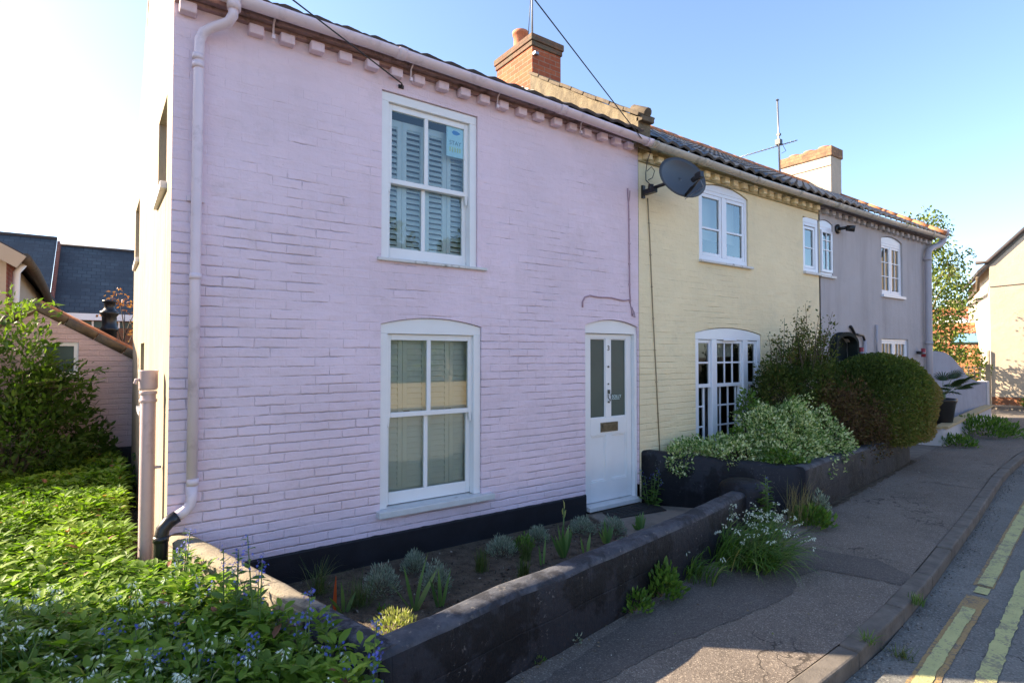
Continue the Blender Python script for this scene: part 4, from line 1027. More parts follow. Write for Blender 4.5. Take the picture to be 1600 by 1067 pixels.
tag(m.build('wall_cable', M['cablepink'], None, (5.16,4.74,2.5)), 'pink painted cable clipped down the wall and bent over the white front door', 'cable')
m = MB(); m.tube([(5.50,4.742,3.82),(5.53,4.742,3.4),(5.585,4.742,2.4),(5.64,4.742,1.6),(5.70,4.742,.62)], .007, 6)
for z in (1.1,1.5,1.9,2.3,2.7,3.1,3.5):
    x = np.interp(z, [.62,1.6,2.4,3.4,3.82],[5.70,5.64,5.585,5.53,5.50]); m.box(x-.014,x+.014,4.736,4.748,z,z+.012)
tag(m.build('wall_cable', M['cabletan'], None, (5.6,4.74,2.2)), 'thin tan cable running straight down the yellow wall below the dish', 'cable')
# aerials
OA = (5.24,6.80,6.7)
t = thing('aerial_mast', 'thin metal pole rising from the red brick chimney out of the top of view', 'aerial', OA)
m = MB(); m.tube([(5.24,6.78,6.3),(5.235,6.79,9.0)], .016, 8); m.build('mast', M['conduit'], t, OA)
m = MB(); m.tube([(5.22,6.86,6.76),(5.235,6.80,7.55)], .006, 6); m.build('stay', M['cable'], t, OA)
m = MB(); m.box(5.20,5.28,6.665,6.72,6.42,6.46); m.build('clamp', M['conduit'], t, OA)
OA2 = (13.05,7.2,6.2)
t = thing('television_aerial', 'tall thin television aerial on the ridge beside the cream rendered chimney', 'aerial', OA2)
m = MB(); m.tube([(13.1,7.2,6.1),(13.02,7.2,8.0)], .022, 8); m.build('mast', M['conduit'], t, OA2)
m = MB(); m.tube([(13.35,6.9,6.98),(12.35,7.9,6.62)], .012, 6)
for k in range(16):
    p = Vector((13.30,6.95,6.962)) + (Vector((12.35,7.9,6.62))-Vector((13.30,6.95,6.962)))*(k/15); m.tube([p-Vector((.05,.05,.0)), p+Vector((.05,.05,0))], .006, 5)
m.build('yagi_array', M['conduit'], t, OA2)
m = MB(); m.box(13.0,13.12,7.14,7.26,6.9,7.02); m.box(13.03,13.10,7.16,7.24,7.12,7.17); m.build('clamp', M['blackpl'], t, OA2)
m = MB(); m.tube([(13.08,7.15,6.95),(13.2,7.1,6.75),(13.0,7.1,6.65)], .006, 6); m.tube([(12.97,7.2,7.96),(13.07,7.2,7.99)], .018, 6); m.build('lead', M['cable'], t, OA2)
# floodlight and wall lamps
OF = (10.55,4.7,4.08)
t = thing('security_light', 'small black security light on the grey wall beside the shared upstairs window', 'lamp', OF)
m = MB(); m.tube([(10.52,4.748,4.08),(10.52,4.72,4.08)], .085, 16); m.build('wall_mount', M['blackpl'], t, OF)
m = MB(); m.tube([(10.52,4.72,4.08),(10.58,4.60,4.09)], .028, 10); m.tube([(10.58,4.62,4.085),(10.64,4.50,4.06)], [.05,.058], 14); m.build('lamp_head', M['blackpl'], t, OF)
for (x, lab) in ((14.02,'red and silver cylinder wall lamp next to the grey corner downpipe'),(11.10,'red and silver cylinder wall lamp showing just above the clipped hedge')):
    O = (x,4.7,1.9); t = thing('wall_lamp', lab, 'lamp', O, 'matching lamps on the grey wall')
    m = MB(); m.tube([(x+.05,4.64,1.80),(x+.05,4.64,1.98)], .042, 14); m.build('lamp_body', M['redlamp'], t, O)
    m = MB(); m.tube([(x+.05,4.64,1.86),(x+.05,4.64,1.90)], .0435, 14); m.tube([(x+.05,4.64,1.98),(x+.05,4.64,1.985)], .044, 14); m.build('steel_band', M['conduit'], t, O)
    m = MB(); m.tube([(x,4.748,1.90),(x+.02,4.67,1.90)], .022, 8); m.tube([(x-.02,4.72,1.89),(x-.035,4.66,1.89)],.035,10); m.build('wall_bracket', M['blackpl'], t, O)

# ================================================================== garden walls
def wall_run(pts_out, th, ztop, name, mats, zbot=-.1, n=0, label=None, cat='garden wall', bev=.02, jig=.006, inner_sign=1):
    """a low wall following pts_out (outer base line), thickness th inwards; ztop list per point; slightly uneven"""
    P = []; Z = []
    for (a,b,za,zb) in zip(pts_out, pts_out[1:], ztop, ztop[1:]):
        L = math.dist(a,b); k = max(1,int(L/.12))
        for i in range(k): P.append((a[0]+(b[0]-a[0])*i/k, a[1]+(b[1]-a[1])*i/k)); Z.append(za+(zb-za)*i/k)
    P.append(pts_out[-1]); Z.append(ztop[-1])
    In = offs(P, th*inner_sign); N = len(P); v = []
    for i,(o,q,z) in enumerate(zip(P,In,Z)):
        w = noise.noise(Vector((o[0]*2.1,o[1]*2.1,0)))*jig*2; zz = z + noise.noise(Vector((o[0]*5,o[1]*5,4)))*jig*1.2
        nx, ny = (q[0]-o[0])/th, (q[1]-o[1])/th
        prof = [(-.012,zbot),(-.004+w,.22),(w,zz-.035),(.02+w,zz-.006),(.05,zz+.002),(th-.04,zz+.002),(th-.012,zz-.008),(th,zz-.04),(th,zbot)]
        for d,h in prof: v.append((o[0]+nx*d, o[1]+ny*d, h))
    m = MB(); m.smooth = False; k = 9
    m.v = [tuple(p) for p in v]
    for i in range(N-1):
        for j in range(k-1):
            m.f.append((i*k+j, (i+1)*k+j, (i+1)*k+j+1, i*k+j+1)); m.m.append(1 if 2 <= j <= 5 and len(mats) > 1 else 0); m.sm.append(True)
    m.f.append(tuple(range(k))); m.m.append(0); m.sm.append(False)
    m.f.append(tuple((N-1)*k+j for j in range(k))[::-1]); m.m.append(0); m.sm.append(False)
    return m
CO = (1.035, 2.49)
m = wall_run([(CO[0],CO[1]),(1.45,2.565),(1.95,2.68),(2.3,2.715),(3.15,2.86),(4.1,3.02),(4.8,3.19),(5.35,3.34)], .17, [.47,.47,.47,.47,.465,.46,.45,.43], 'w', [0,1])
t = thing('garden_wall', 'low charcoal painted wall with worn grey top along the pavement before the pink cottage', 'garden wall', (3,2.8,0))
m.build('front_run', [M['charcoal'], M['topwear']], t, (3,2.8,0))
m = MB(); m.lathe((5.56,3.50,0), [(.25,-.05),(.25,.40),(.245,.44),(.22,.475),(.17,.50),(.09,.515),(0,.52)], 28); m.build('rounded_end_pier', M['charcoal'], t, (3,2.8,0))
# left return of the same wall, bare concrete block
m = wall_run([(CO[0]-.012,CO[1]+.012),(.36,4.74)], .14, [.475,.56], 'w', [0], inner_sign=-1); m.build('side_return', [M['blocks']], t, (3,2.8,0))
# wall round the yellow garden
m = wall_run([(5.36,4.745),(5.8,4.20),(6.2,3.66),(6.47,3.30)], .17, [.67,.62,.58,.56], 'w', [0,1])
t = thing('garden_wall', 'black painted low wall holding the variegated bush in front of the yellow cottage', 'garden wall', (6.5,3.3,0))
m.build('side_run', [M['charcoal'], M['charcoal']], t, (6.5,3.3,0))
m = wall_run([(6.455,3.285),(7.26,3.42),(9,3.64),(11.25,3.94)], .17, [.565,.555,.52,.48], 'w', [0,1]); m.build('front_run', [M['charcoal'], M['topwear']], t, (6.5,3.3,0))
m = wall_run([(11.25,3.95),(11.2,4.4),(11.15,4.74)], .15, [.48,.48,.48], 'w', [0,1]); m.build('end_run', [M['charcoal'], M['charcoal']], t, (6.5,3.3,0))
# white planter wall with ochre coping in front of the grey house
OW = (13.8,4.2,0)
t = thing('planter_wall', 'low white wall with ochre stone coping beneath the potted palm', 'garden wall', OW)
m = wall_run([(13.55,4.74),(13.78,4.19)], .14, [.345,.345], 'w', [0]); m.build('end_face', [M['whitewash']], t, OW)
m = wall_run([(13.78,4.19),(16,4.50),(20.6,5.17)], .14, [.345,.345,.345], 'w', [0]); m.build('long_face', [M['whitewash']], t, OW)
m = MB(); 
def slab(m, a, b, w0, w1, z0, z1):
    a = Vector((*a,0)); b = Vector((*b,0)); tt = (b-a).normalized(); nr = Vector((-tt.y,tt.x,0)); L = (b-a).length; k = max(1,int(L/.9))
    for i in range(k):
        p = a+(b-a)*(i/k); q = a+(b-a)*((i+1)/k)-tt*.006; pts = [p-nr*w0, q-nr*w0, q+nr*w1, p+nr*w1]; m.prism([(x.x,x.y,z0) for x in pts], (0,0,z1-z0))
slab(m, (13.78,4.19),(20.6,5.17),.05,.17,.35,.405); slab(m, (13.48,4.78),(13.70,4.22),.05,.16,.35,.404); m.build('coping', M['ochrestone'], t, OW, bevel=.01)
# curved blue grey wall carrying on from the gable
OS = (15.1,4.8,0); t = thing('garden_wall', 'tall blue grey wall with a swooping curved top beyond the grey cottage', 'garden wall', OS)
m = MB(); cs = [(14.95,1.93),(15.5,1.93),(16.2,1.90),(16.8,1.80),(17.3,1.66),(17.8,1.50),(18.3,1.33),(18.8,1.21),(19.4,1.13),(20.0,1.09),(20.75,1.07)]
yy = lambda x: 4.80 + (x-14.95)*.088
for (a,b) in zip(cs, cs[1:]):
    m.add([(a[0],yy(a[0]),-.1),(b[0],yy(b[0]),-.1),(b[0],yy(b[0]),b[1]),(a[0],yy(a[0]),a[1]),(a[0],yy(a[0])+.2,-.1),(b[0],yy(b[0])+.2,-.1),(b[0],yy(b[0])+.2,b[1]),(a[0],yy(a[0])+.2,a[1])], [(0,1,2,3),(3,2,6,7),(4,7,6,5)])
x = cs[-1][0]; m.add([(x,yy(x),-.1),(x,yy(x)+.2,-.1),(x,yy(x)+.2,1.07),(x,yy(x),1.07)], [(0,1,2,3)]); m.build('wall_panel', M['bluegrey'], t, OS)
m = MB(); m.box(20.755,20.98,5.29,5.55,-.1,1.075); m.build('end_post', M['whitewash'], t, OS, bevel=.01)

# soil beds, path, mat
struct(poly([(1.1,2.66),(5.3,3.42),(4.45,4.20),(4.43,4.745),(.5,4.745)], .022).build('soil_bed', M['soil']))
struct(poly([(5.6,4.745),(6.6,3.46),(11.1,4.05),(11.1,4.745)], .30).build('raised_soil_bed', M['soil']))
struct(poly([(13.7,4.745),(13.86,4.31),(20.6,5.27),(17,4.95),(14.9,4.79)], .28).build('planter_soil', M['soil']))
m = MB(); m.prism([(4.44,4.745,-.02),(4.36,4.35,-.02),(4.22,3.78,-.02),(4.5,3.20,-.02),(5.5,3.42,-.02),(5.8,3.6,-.02),(5.36,4.2,-.02),(5.34,4.745,-.02)], (0,0,.062)); struct(m.build('garden_path', M['path'], bevel=.012))
struct(poly([(5.2,3.3),(5.8,3.0),(6.9,3.2),(6.5,3.4),(5.7,4.3),(5.36,4.73),(5.3,4.2)], .012).build('path_gap', M['path']))
OM = (5.0,4.6,.042); t = thing('doormat', 'black rubber doormat lying in front of the white front door', 'doormat', OM)
m = MB(); m.prism([(4.62,4.67,.043),(4.50,4.42,.043),(5.28,4.30,.043),(5.42,4.66,.043)], (0,0,.012)); m.build('mat_base', M['doormat'], t, OM)
for i in range(9):
    m = MB(); m.box(4.60+i*.085,4.63+i*.085,4.44,4.62,.0556,.061); m.build('mat_rib', M['doormat'], t, OM)
# ================================================================== background, left
def gable_house(name, label, x0,x1,y0,y1,ze,zr,wallm,roofm, axis='x', over=.15, wins=(), org=None, group=None, pant=True, cat='house'):
    """axis = direction of the ridge"""
    O = org or (x0,y0,0); t = thing(name, label, cat, O, group); m = MB()
    if axis == 'x':
        ym = (y0+y1)/2
        m.add([(x0,y0,-.1),(x1,y0,-.1),(x1,y0,ze),(x0,y0,ze)], [(0,1,2,3)]); m.add([(x0,y1,-.1),(x1,y1,-.1),(x1,y1,ze),(x0,y1,ze)], [(0,1,2,3)])
        for x in (x0,x1): m.add([(x,y0,-.1),(x,y1,-.1),(x,y1,ze),(x,ym,zr),(x,y0,ze)], [(0,1,2,3,4)])
    else:
        xm = (x0+x1)/2
        m.add([(x0,y0,-.1),(x0,y1,-.1),(x0,y1,ze),(x0,y0,ze)], [(0,1,2,3)]); m.add([(x1,y0,-.1),(x1,y1,-.1),(x1,y1,ze),(x1,y0,ze)], [(0,1,2,3)])
        for y in (y0,y1): m.add([(x0,y,-.1),(x1,y,-.1),(x1,y,ze),(xm,y,zr),(x0,y,ze)], [(0,1,2,3,4)])
    m.build('wall', wallm, t, O)
    if axis == 'x':
        ym = (y0+y1)/2; sl = (zr-ze)/(ym-y0); e = over
        if pant:
            pantiles(x0-over,x1+over,y0-e,ze-e*sl+.03,ym,zr+.03,roofm,parent=t,org=O); pantiles(x0-over,x1+over,y1+e,ze-e*sl+.03,ym,zr+.03,roofm,parent=t,org=O,name='rear_roof')
        else:
            for (ya,yn) in ((y0-e,'roof'),(y1+e,'rear_roof')):
                m = MB(); m.prism([(x0-over,ya,ze-e*sl+.03),(x1+over,ya,ze-e*sl+.03),(x1+over,ym,zr+.03),(x0-over,ym,zr+.03)], (0,0,.07)); m.build(yn, roofm, t, O)
    return t, O
def flat_window(t, O, c, u, w, h, fm=None, gm=None, nx=2, ny=2, name='window', out=None):
    """a window on a plain wall; c centre, u horizontal unit vector, out outward normal"""
    u = Vector(u).normalized(); c = Vector(c); n_ = Vector(out).normalized(); fm = fm or M['white']; gm = gm or M['glassdark']
    m = MB(); z = Vector((0,0,1)); f = .05
    for sgn in (-1,1): m.obox(c+u*(w/2-f/2)*sgn, u, n_, z, f/2, .03, h/2); m.obox(c+z*(h/2-f/2)*sgn, u, n_, z, w/2-f, .03, f/2)
    for k in range(1,nx): m.obox(c+u*(-w/2+w*k/nx), u, n_, z, .015, .025, h/2-f)
    for k in range(1,ny): m.obox(c+z*(-h/2+h*k/ny), u, n_, z, w/2-f, .022, .012)
    fr = m.build(name, fm, t, O)
    m = MB(); m.obox(c-n_*.01, u, n_, z, w/2-f, .004, h/2-f); m.build('pane', M['frost'], fr, O); return fr

# pink lean-to outbuilding with orange coping
OB = (.3,9.85,0); t = thing('outbuilding', 'pale pink painted brick outbuilding with orange tiled gable edge and white framed window', 'outbuilding', OB)
zt = lambda x: 2.47-abs(x+.78)*.60 if x > -.78 else 2.47-abs(x+.78)*.60
m = wall(MB(), -2.0, 1.6, .53, zt, [(-.76,-.34,1.56,2.02,0)], lambda s,z,d:(s,9.85+d,z), .1); m.build('wall', M['pinkpale'], t, OB)
m = MB(); m.box(-2.0,1.6,9.832,9.95,-.1,.53); m.build('plinth', M['plinth'], t, OB, bevel=.006)
m = MB(); ring(m,-.758,-.342,1.562,2.018,9.87,9.92,.05,.05,.05,.05); w = m.build('window', M['white'], t, OB); pane(-.71,-.39,1.61,1.97,9.90,'pane',M['frost'],w,OB)
m = MB(); m.box(-.80,-.30,9.80,9.87,1.515,1.558); m.build('sill', M['sillpaint'], w, OB)
m = MB(); m.prism([(-.78,9.86,2.44),(1.6,9.86,1.01),(1.6,12.6,1.01),(-.78,12.6,2.44)], (0,0,.05)); m.prism([(-.78,9.86,2.44),(-2.0,9.86,1.70),(-2.0,12.6,1.70),(-.78,12.6,2.44)], (0,0,.05)); m.build('roof', M['orangetile'], t, OB)
m = MB()
for k in range(6):
    a = Vector((-.80+k*.33, 9.86, 2.50-k*.33*.60)); b = a + Vector((.32,0,-.192)); m.tube([a,b], .062, 10)
for k in range(4):
    a = Vector((-.76-k*.33, 9.86, 2.50-k*.33*.60)); b = a + Vector((-.32,0,-.192)); m.tube([a,b], .062, 10)
m.build('coping', M['copingtile'], t, OB)
m = MB(); m.tube([(-.80,9.95,2.56),(1.6,9.95,1.12)], .05, 10); m.build('ridge_tiles', M['orangetile'], t, OB)
# cream neighbour with brick flank, gutter and pipe
ON = (-1.45,12.9,0)
t = thing('neighbour_house', 'cream and red brick house with sagging brown gutter at the left edge', 'house', ON)
m = MB(); m.add([(-7,12.9,-.1),(-1.45,12.9,-.1),(-1.45,12.9,3.55),(-4.2,12.9,5.2),(-7,12.9,3.6)], [(0,1,2,3,4)]); m.add([(-1.45,14.6,-.1),(-1.45,22,-.1),(-1.45,22,3.3),(-1.45,14.6,3.5)], [(0,1,2,3)]); m.add([(-7,12.9,-.1),(-7,22,-.1),(-7,22,3.6),(-7,12.9,3.6)], [(0,1,2,3)]); m.add([(-7,22,-.1),(-1.45,22,-.1),(-1.45,22,3.4),(-4.2,22,5.1),(-7,22,3.6)], [(0,1,2,3,4)]); m.build('wall', M['creamrender'], t, ON)
m = MB(); m.add([(-1.45,12.9,-.1),(-1.45,14.6,-.1),(-1.45,14.6,3.5),(-1.45,12.9,3.55)], [(0,1,2,3)]); m.build('brick_flank', M['sidebrick'], t, ON)
m = MB(); m.prism([(-4.2,12.75,5.28),(-1.22,12.75,3.50),(-1.22,22,3.2),(-4.2,22,5.1)], (0,0,.09)); m.prism([(-4.2,12.75,5.28),(-7.2,12.75,3.50),(-7.2,22,3.4),(-4.2,22,5.1)], (0,0,.09)); m.build('roof', M['brownpantile'], t, ON)
m = MB(); u = Vector((2.98,0,-1.78)).normalized(); m.obox((-2.74,12.72,4.33), u, (0,1,0), (-u.z,0,u.x), 1.75, .03, .12); m.build('verge_board', M['creamrender'], t, ON)
m = MB(); m.tube([(-1.20,12.8,3.52),(-1.20,14.6,3.48),(-1.23,17,3.36),(-1.30,20,3.2),(-1.32,22,3.1)], .085, 10); gpp = m.build('gutter', M['copingtile'], t, ON)
m = MB(); m.tube([(-1.25,13.15,3.45),(-1.34,13.15,3.3),(-1.36,13.15,2.2),(-1.36,13.15,0)], .055, 10); m.tube([(-1.36,13.15,2.83),(-1.36,13.15,2.86)], .065, 10); m.build('downpipe', M['white'], t, ON)
# slate roofed building behind
OR_ = (0,26,0); t = thing('slate_roofed_building', 'long building with a big dark blue slate roof and white eaves board behind the outbuilding', 'building', OR_)
m = MB(); m.box(-1.74,9,26.3,32,-.1,3.3); m.box(-12,-1.76,25.5,32,-.1,3.3); m.build('wall', M['gardenbrick'], t, OR_)
m = MB(); m.prism([(-1.74,26,3.35),(9,26,3.35),(9,29.4,6.25),(-1.74,29.4,6.25)], (0,0,.06)); m.build('roof', M['slate'], t, OR_)
m = MB(); m.prism([(-12,25.2,3.35),(-1.74,25.2,3.35),(-1.74,28.9,6.42),(-12,28.9,6.42)], (0,0,.06)); m.build('wing_roof', M['slate'], t, OR_)
m = MB(); m.prism([(-1.735,25.25,3.3),(-1.735,29.3,3.3),(-1.735,29.3,6.20),(-1.735,28.9,6.40)], (.09,0,0)); m.build('brick_verge', M['sidebrick'], t, OR_)
m = MB(); m.box(-1.6,9,25.88,26.0,3.12,3.36); m.build('fascia', M['white'], t, OR_)
m = MB(); m.tube([(-12,28.9,6.50),(-1.74,28.9,6.50)], .07, 8); m.tube([(-1.74,29.4,6.33),(9,29.4,6.33)], .07, 8); m.build('ridge_tiles', M['brownpantile'], t, OR_)
m = MB(); m.box(-1.5,3,26.22,26.29,2.2,3.1); m.build('dark_window_strip', M['frost'], t, OR_)
for x in (-1.3,-.9,-.5,-.1,.3): 
    m = MB(); m.box(x-.03,x+.03,26.15,26.215,2.4,3.1); m.box(x+.03,x+.37,26.15,26.215,2.72,2.76); m.build('window_bar', M['white'], t, OR_)
m = MB(); m.box(-4,6,20.0,20.25,-.1,2.62); o = m.build('brick_wall', M['gardenbrick'], None, (0,20,0)); tag(o, 'weathered orange brick garden wall behind the pink outbuilding roof', 'wall')
m = MB(); m.lathe((.0,15.0,0), [(.14,-.1),(.14,2.35),(.17,2.37),(.17,2.42),(.135,2.45),(.135,2.68),(.17,2.72),(.175,2.78),(.13,2.80),(.10,2.84),(.10,2.97),(.13,2.98),(.13,3.02),(0,3.03)], 20); o = m.build('flue_cowl', M['blackpl'], None, (0,15,0)); tag(o, 'black metal flue pipe with a capped cowl before the slate roof', 'flue')

# unseen house placed left of the view so its shadow falls over the front of the garden
t, O = gable_house('neighbour_house', 'unseen plain cream rendered house with a brown tiled roof placed to shade the garden front', -9.5,-3.0,3.2,6.84,4.4,6.0, M['creamrender'], M['brownpantile'], 'x', 0.0)
flat_window(t, O, (-6,3.17,3.3), (1,0,0), 1.0, 1.2, out=(0,-1,0)); flat_window(t, O, (-6,3.17,1.2), (1,0,0), 1.0, 1.3, out=(0,-1,0))

# ================================================================== background, right
u = Vector((.33,-.944,0)).normalized(); c0 = Vector((26.5,6.62,0)); back = Vector((.944,.33,0))
t = thing('gable_house', 'large sunlit cream rendered gable end across the far junction', 'house', tuple(c0))
def gp_(s, z, d=0): p = c0 + u*s + back*d; return (p.x,p.y,z)
m = MB(); m.add([gp_(0,.30),gp_(10,.30),gp_(10,5.1),gp_(5,10.4),gp_(0,5.12)], [(0,1,2,3,4)]); m.add([gp_(0,-.1),gp_(0,-.1,9),gp_(0,5.12,9),gp_(0,5.12)], [(0,1,2,3)]); m.add([gp_(10,-.1),gp_(10,-.1,9),gp_(10,5.1,9),gp_(10,5.1)], [(0,1,2,3)])
m.build('wall', M['creamrender'], t, tuple(c0))
m = MB(); m.add([gp_(0,-.1),gp_(10,-.1),gp_(10,.30),gp_(0,.30)], [(0,1,2,3)]); m.build('brick_base', M['gardenbrick'], t, tuple(c0))
m = MB(); m.prism([gp_(-.35,4.86,-.05),gp_(5,10.5,-.05),gp_(5,10.5,9),gp_(-.35,4.86,9)], (0,0,.12)); m.prism([gp_(10.35,4.86,-.05),gp_(5,10.5,-.05),gp_(5,10.5,9),gp_(10.35,4.86,9)], (0,0,.12)); m.build('roof', M['brownpantile'], t, tuple(c0))
m = MB(); a = Vector(gp_(-.05,5.28,-.05)); b = Vector(gp_(5,10.62,-.05)); m.tube([a - u*.35 + Vector((0,0,-.02)), a, b], .07, 8); m.build('verge_coping', M['brownpantile'], t, tuple(c0))
m = MB(); m.tube([gp_(-.35,4.72,-.1),gp_(-.30,4.3,.5),gp_(-.2,4.35,9)], .06, 6); m.build('eaves_trim', M['copingtile'], t, tuple(c0))
m = MB(); m.tube([gp_(0,4.35,-.015),gp_(2.5,4.5,-.015),gp_(9,4.8,-.015)], .012, 5); m.build('wall_wire', M['cable'], t, tuple(c0))
m = MB(); m.tube([gp_(-.10,0,-.05),gp_(-.08,2.0,-.05)], .05, 8); m.build('corner_post', M['fencewood'], t, tuple(c0))
# red roofed cottages
def roof_house(x0,x1,y0,y1,ze,zr,label,wallm,sky_=False):
    O = (x0,y0,0); t = thing('red_roofed_cottage', label, 'house', O); xm = (x0+x1)/2
    m = MB(); m.add([(x0,y0,-.1),(x0,y1,-.1),(x0,y1,ze),(x0,y0,ze)],[(0,1,2,3)]); m.add([(x1,y0,-.1),(x1,y1,-.1),(x1,y1,ze),(x1,y0,ze)],[(0,1,2,3)])
    for y in (y0,y1): m.add([(x0,y,-.1),(x1,y,-.1),(x1,y,ze),(xm,y,zr),(x0,y,ze)],[(0,1,2,3,4)])
    m.build('wall', wallm, t, O)
    # pantiled slope facing the camera, running along Y
    for (xa, nm) in ((x0-.12,'roof'),(x1+.12,'rear_roof')):
        m = MB(); n = int((y1-y0)/.06); rows = 8
        for r in range(rows):
            f0 = r/rows; f1 = (r+1)/rows; vs_ = []
            for (f,h) in ((f0,.05),(f1,.01)):
                for i in range(n+1):
                    y = y0+(y1-y0)*i/n; vs_.append((xa+(xm-xa)*f, y, ze-.05+(zr-ze+.05)*f + h + .035*math.sin(2*PI*(y-y0)/.26)))
            m.add(vs_, [(i,i+1,n+2+i,n+1+i) for i in range(n)])
        m.build(nm, M['redpantile'], t, O)
    m = MB(); m.tube([(xm,y0,zr+.06),(xm,y1,zr+.06)], .1, 8); m.build('ridge_tiles', M['orangetile'], t, O)
    return t, O
t, O = roof_house(30,34,6.3,11.5,1.75,3.15,'low red pantiled roof with a blue skylight beyond the swooping wall',M['gardenbrick'])
m = MB(); u2 = Vector((2.12,0,1.40)).normalized(); m.obox((31.0,8.55,2.55), (0,1,0), u2, (-u2.z,0,u2.x), .55, .42, .03); s_ = m.build('skylight', M['darkgreen'], t, O); m = MB(); m.obox((30.985,8.55,2.575), (0,1,0), u2, (-u2.z,0,u2.x), .48, .35, .03); m.build('skylight_glass', M['skylight'], s_, O)
t, O = roof_house(38,43,7.5,16,3.1,4.45,'higher red pantiled roof with tan chimney stacks behind the low roof',M['creamrender'])
for (x,y,w,z1) in ((41,10.5,.45,5.35),(41.5,12.0,.5,5.0)):
    m = MB(); m.box(x-w,x+w,y-w*.6,y+w*.6,3.6,z1); m.box(x-w-.06,x+w+.06,y-w*.6-.06,y+w*.6+.06,z1+.001,z1+.12); m.build('chimney', M['chimrender'], t, O)
m = MB(); m.prism([(37.85,10.0,3.45),(37.85,12.2,3.45),(37.85,11.3,4.05)], (1.6,0,0)); m.build('dormer', M['white'], t, O)
# trellis fence
OT = (24.5,5.9,0); t = thing('trellis_fence', 'grey wooden trellis fence beneath the sunlit hedge beside the cream gable', 'fence', OT)
m = MB()
for k in range(12): y = 6.25+k*.16; m.box(24.5,24.53,y,y+.035,.1,1.45)
for k in range(7): m.box(24.47,24.5,6.2,8.1,.35+k*.17,.385+k*.17)
m.build('lattice', M['fencewood'], t, OT)
for y in (6.2,8.1): 
    m = MB(); m.box(24.46,24.56,y-.05,y+.05,-.1,1.52); m.build('post', M['fencewood'], t, OT)
m = MB(); m.box(24.8,24.85,8.2,12,0,1.3); o = m.build('fence', M['fencewood'], None, (24.8,6,0)); tag(o, 'plain grey board fence standing behind the trellis', 'fence')

# ================================================================== across the road (seen in the glass and as bounce light)
t, O = gable_house('cottage_opposite', 'red roofed cream cottage across the road with white windows', 3,12,-17,-11.5,3.6,6.0, M['creamrender'], M['redpantile'], 'x', .2)
for x in (4.5,7.5,10.5):
    for z in (1.2,2.9): flat_window(t, O, (x,-11.47,z), (1,0,0), 1.0, 1.1, out=(0,1,0))
m = MB(); m.box(6.6,7.2,-14.6,-13.9,5.6,7.0); m.build('chimney', M['redbrick'], t, O)
t, O = gable_house('house_opposite', 'tall brick house across the road with a slate grey roof', 14,26,-19,-12.5,5.0,7.6, M['gardenbrick'], M['brownpantile'], 'x', .2)
for x in (16,19,22,25):
    for z in (1.3,3.9): flat_window(t, O, (x,-12.47,z), (1,0,0), 1.0, 1.3, out=(0,1,0))
m = MB(); m.box(-14,20,-8.75,-8.5,-.1,.85); o = m.build('low_wall', M['ochrestone'], None, (0,-8.6,0)); tag(o, 'low sandy stone wall along the pavement across the road', 'wall')
#PLANTS
# ================================================================== plants
LM = {}
LM['cover'] = leafmat('fresh_green_leaf', [(0,(.09,.17,.022)),(.45,(.17,.28,.034)),(.85,(.27,.38,.05)),(.97,(.34,.42,.08)),(1,(.40,.17,.12))], .5, .42, .25)
LM['alk'] = leafmat('alkanet_leaf', [(0,(.06,.12,.025)),(.6,(.10,.19,.04)),(1,(.15,.24,.06))], .55, .35, .25)
LM['blade'] = leafmat('strappy_green_leaf', [(0,(.05,.11,.018)),(.6,(.10,.20,.030)),(.9,(.17,.26,.05)),(1,(.34,.30,.12))], .4, .35)
LM['white'] = leafmat('white_petal', [(0,(.62,.68,.70)),(1,(.82,.86,.86))], .6, .3)
LM['blue'] = leafmat('blue_petal', [(0,(.06,.09,.62)),(.7,(.13,.18,.80)),(1,(.30,.20,.70))], .6, .25)
LM['silver'] = leafmat('silver_green_leaf', [(0,(.16,.21,.15)),(.6,(.27,.33,.25)),(1,(.42,.46,.37))], .7, .15)
LM['iris'] = leafmat('iris_leaf', [(0,(.09,.18,.06)),(.7,(.15,.26,.09)),(1,(.24,.33,.11))], .4, .3)
LM['orange'] = leafmat('orange_leaf_blade', [(0,(.62,.10,.03)),(1,(.75,.22,.04))], .5, .3)
LM['grass'] = leafmat('fine_grass_blade', [(0,(.045,.085,.018)),(.6,(.09,.14,.03)),(1,(.17,.17,.06))], .5, .3)
LM['dry'] = leafmat('dry_grass', [(0,(.17,.13,.06)),(.6,(.28,.22,.11)),(.8,(.10,.14,.04)),(1,(.36,.30,.18))], .7, .25)
LM['lime'] = leafmat('yellow_green_leaf', [(0,(.22,.24,.06)),(.6,(.36,.36,.13)),(1,(.45,.43,.20))], .5, .3)
LM['euo'] = leafmat('variegated_leaf', [(0,(.06,.14,.03)),(.30,(.12,.23,.05)),(.50,(.36,.46,.18)),(.8,(.66,.70,.38)),(1,(.80,.82,.55))], .45, .25, .3)
LM['hedge'] = leafmat('clipped_hedge_leaf', [(0,(.040,.065,.018)),(.35,(.095,.135,.032)),(.55,(.17,.19,.045)),(.74,(.26,.20,.07)),(1,(.36,.23,.10))], .6, .35, .15)
LM['dark'] = leafmat('dark_shrub_leaf', [(0,(.036,.062,.018)),(.40,(.08,.11,.028)),(.60,(.14,.14,.04)),(.8,(.19,.11,.05)),(1,(.26,.13,.065))], .6, .35, .15)
LM['copper'] = leafmat('copper_leaf', [(0,(.055,.030,.018)),(.45,(.11,.060,.034)),(.7,(.16,.095,.05)),(1,(.10,.11,.035))], .6, .3, .15)
LM['bud'] = leafmat('shrub_leaf_mid_green', [(0,(.04,.080,.016)),(.5,(.08,.145,.026)),(.88,(.16,.23,.04)),(1,(.24,.28,.06))], .5, .4, .25)
LM['birch'] = leafmat('birch_leaf', [(0,(.06,.10,.018)),(.5,(.12,.17,.03)),(1,(.22,.25,.05))], .5, .35)
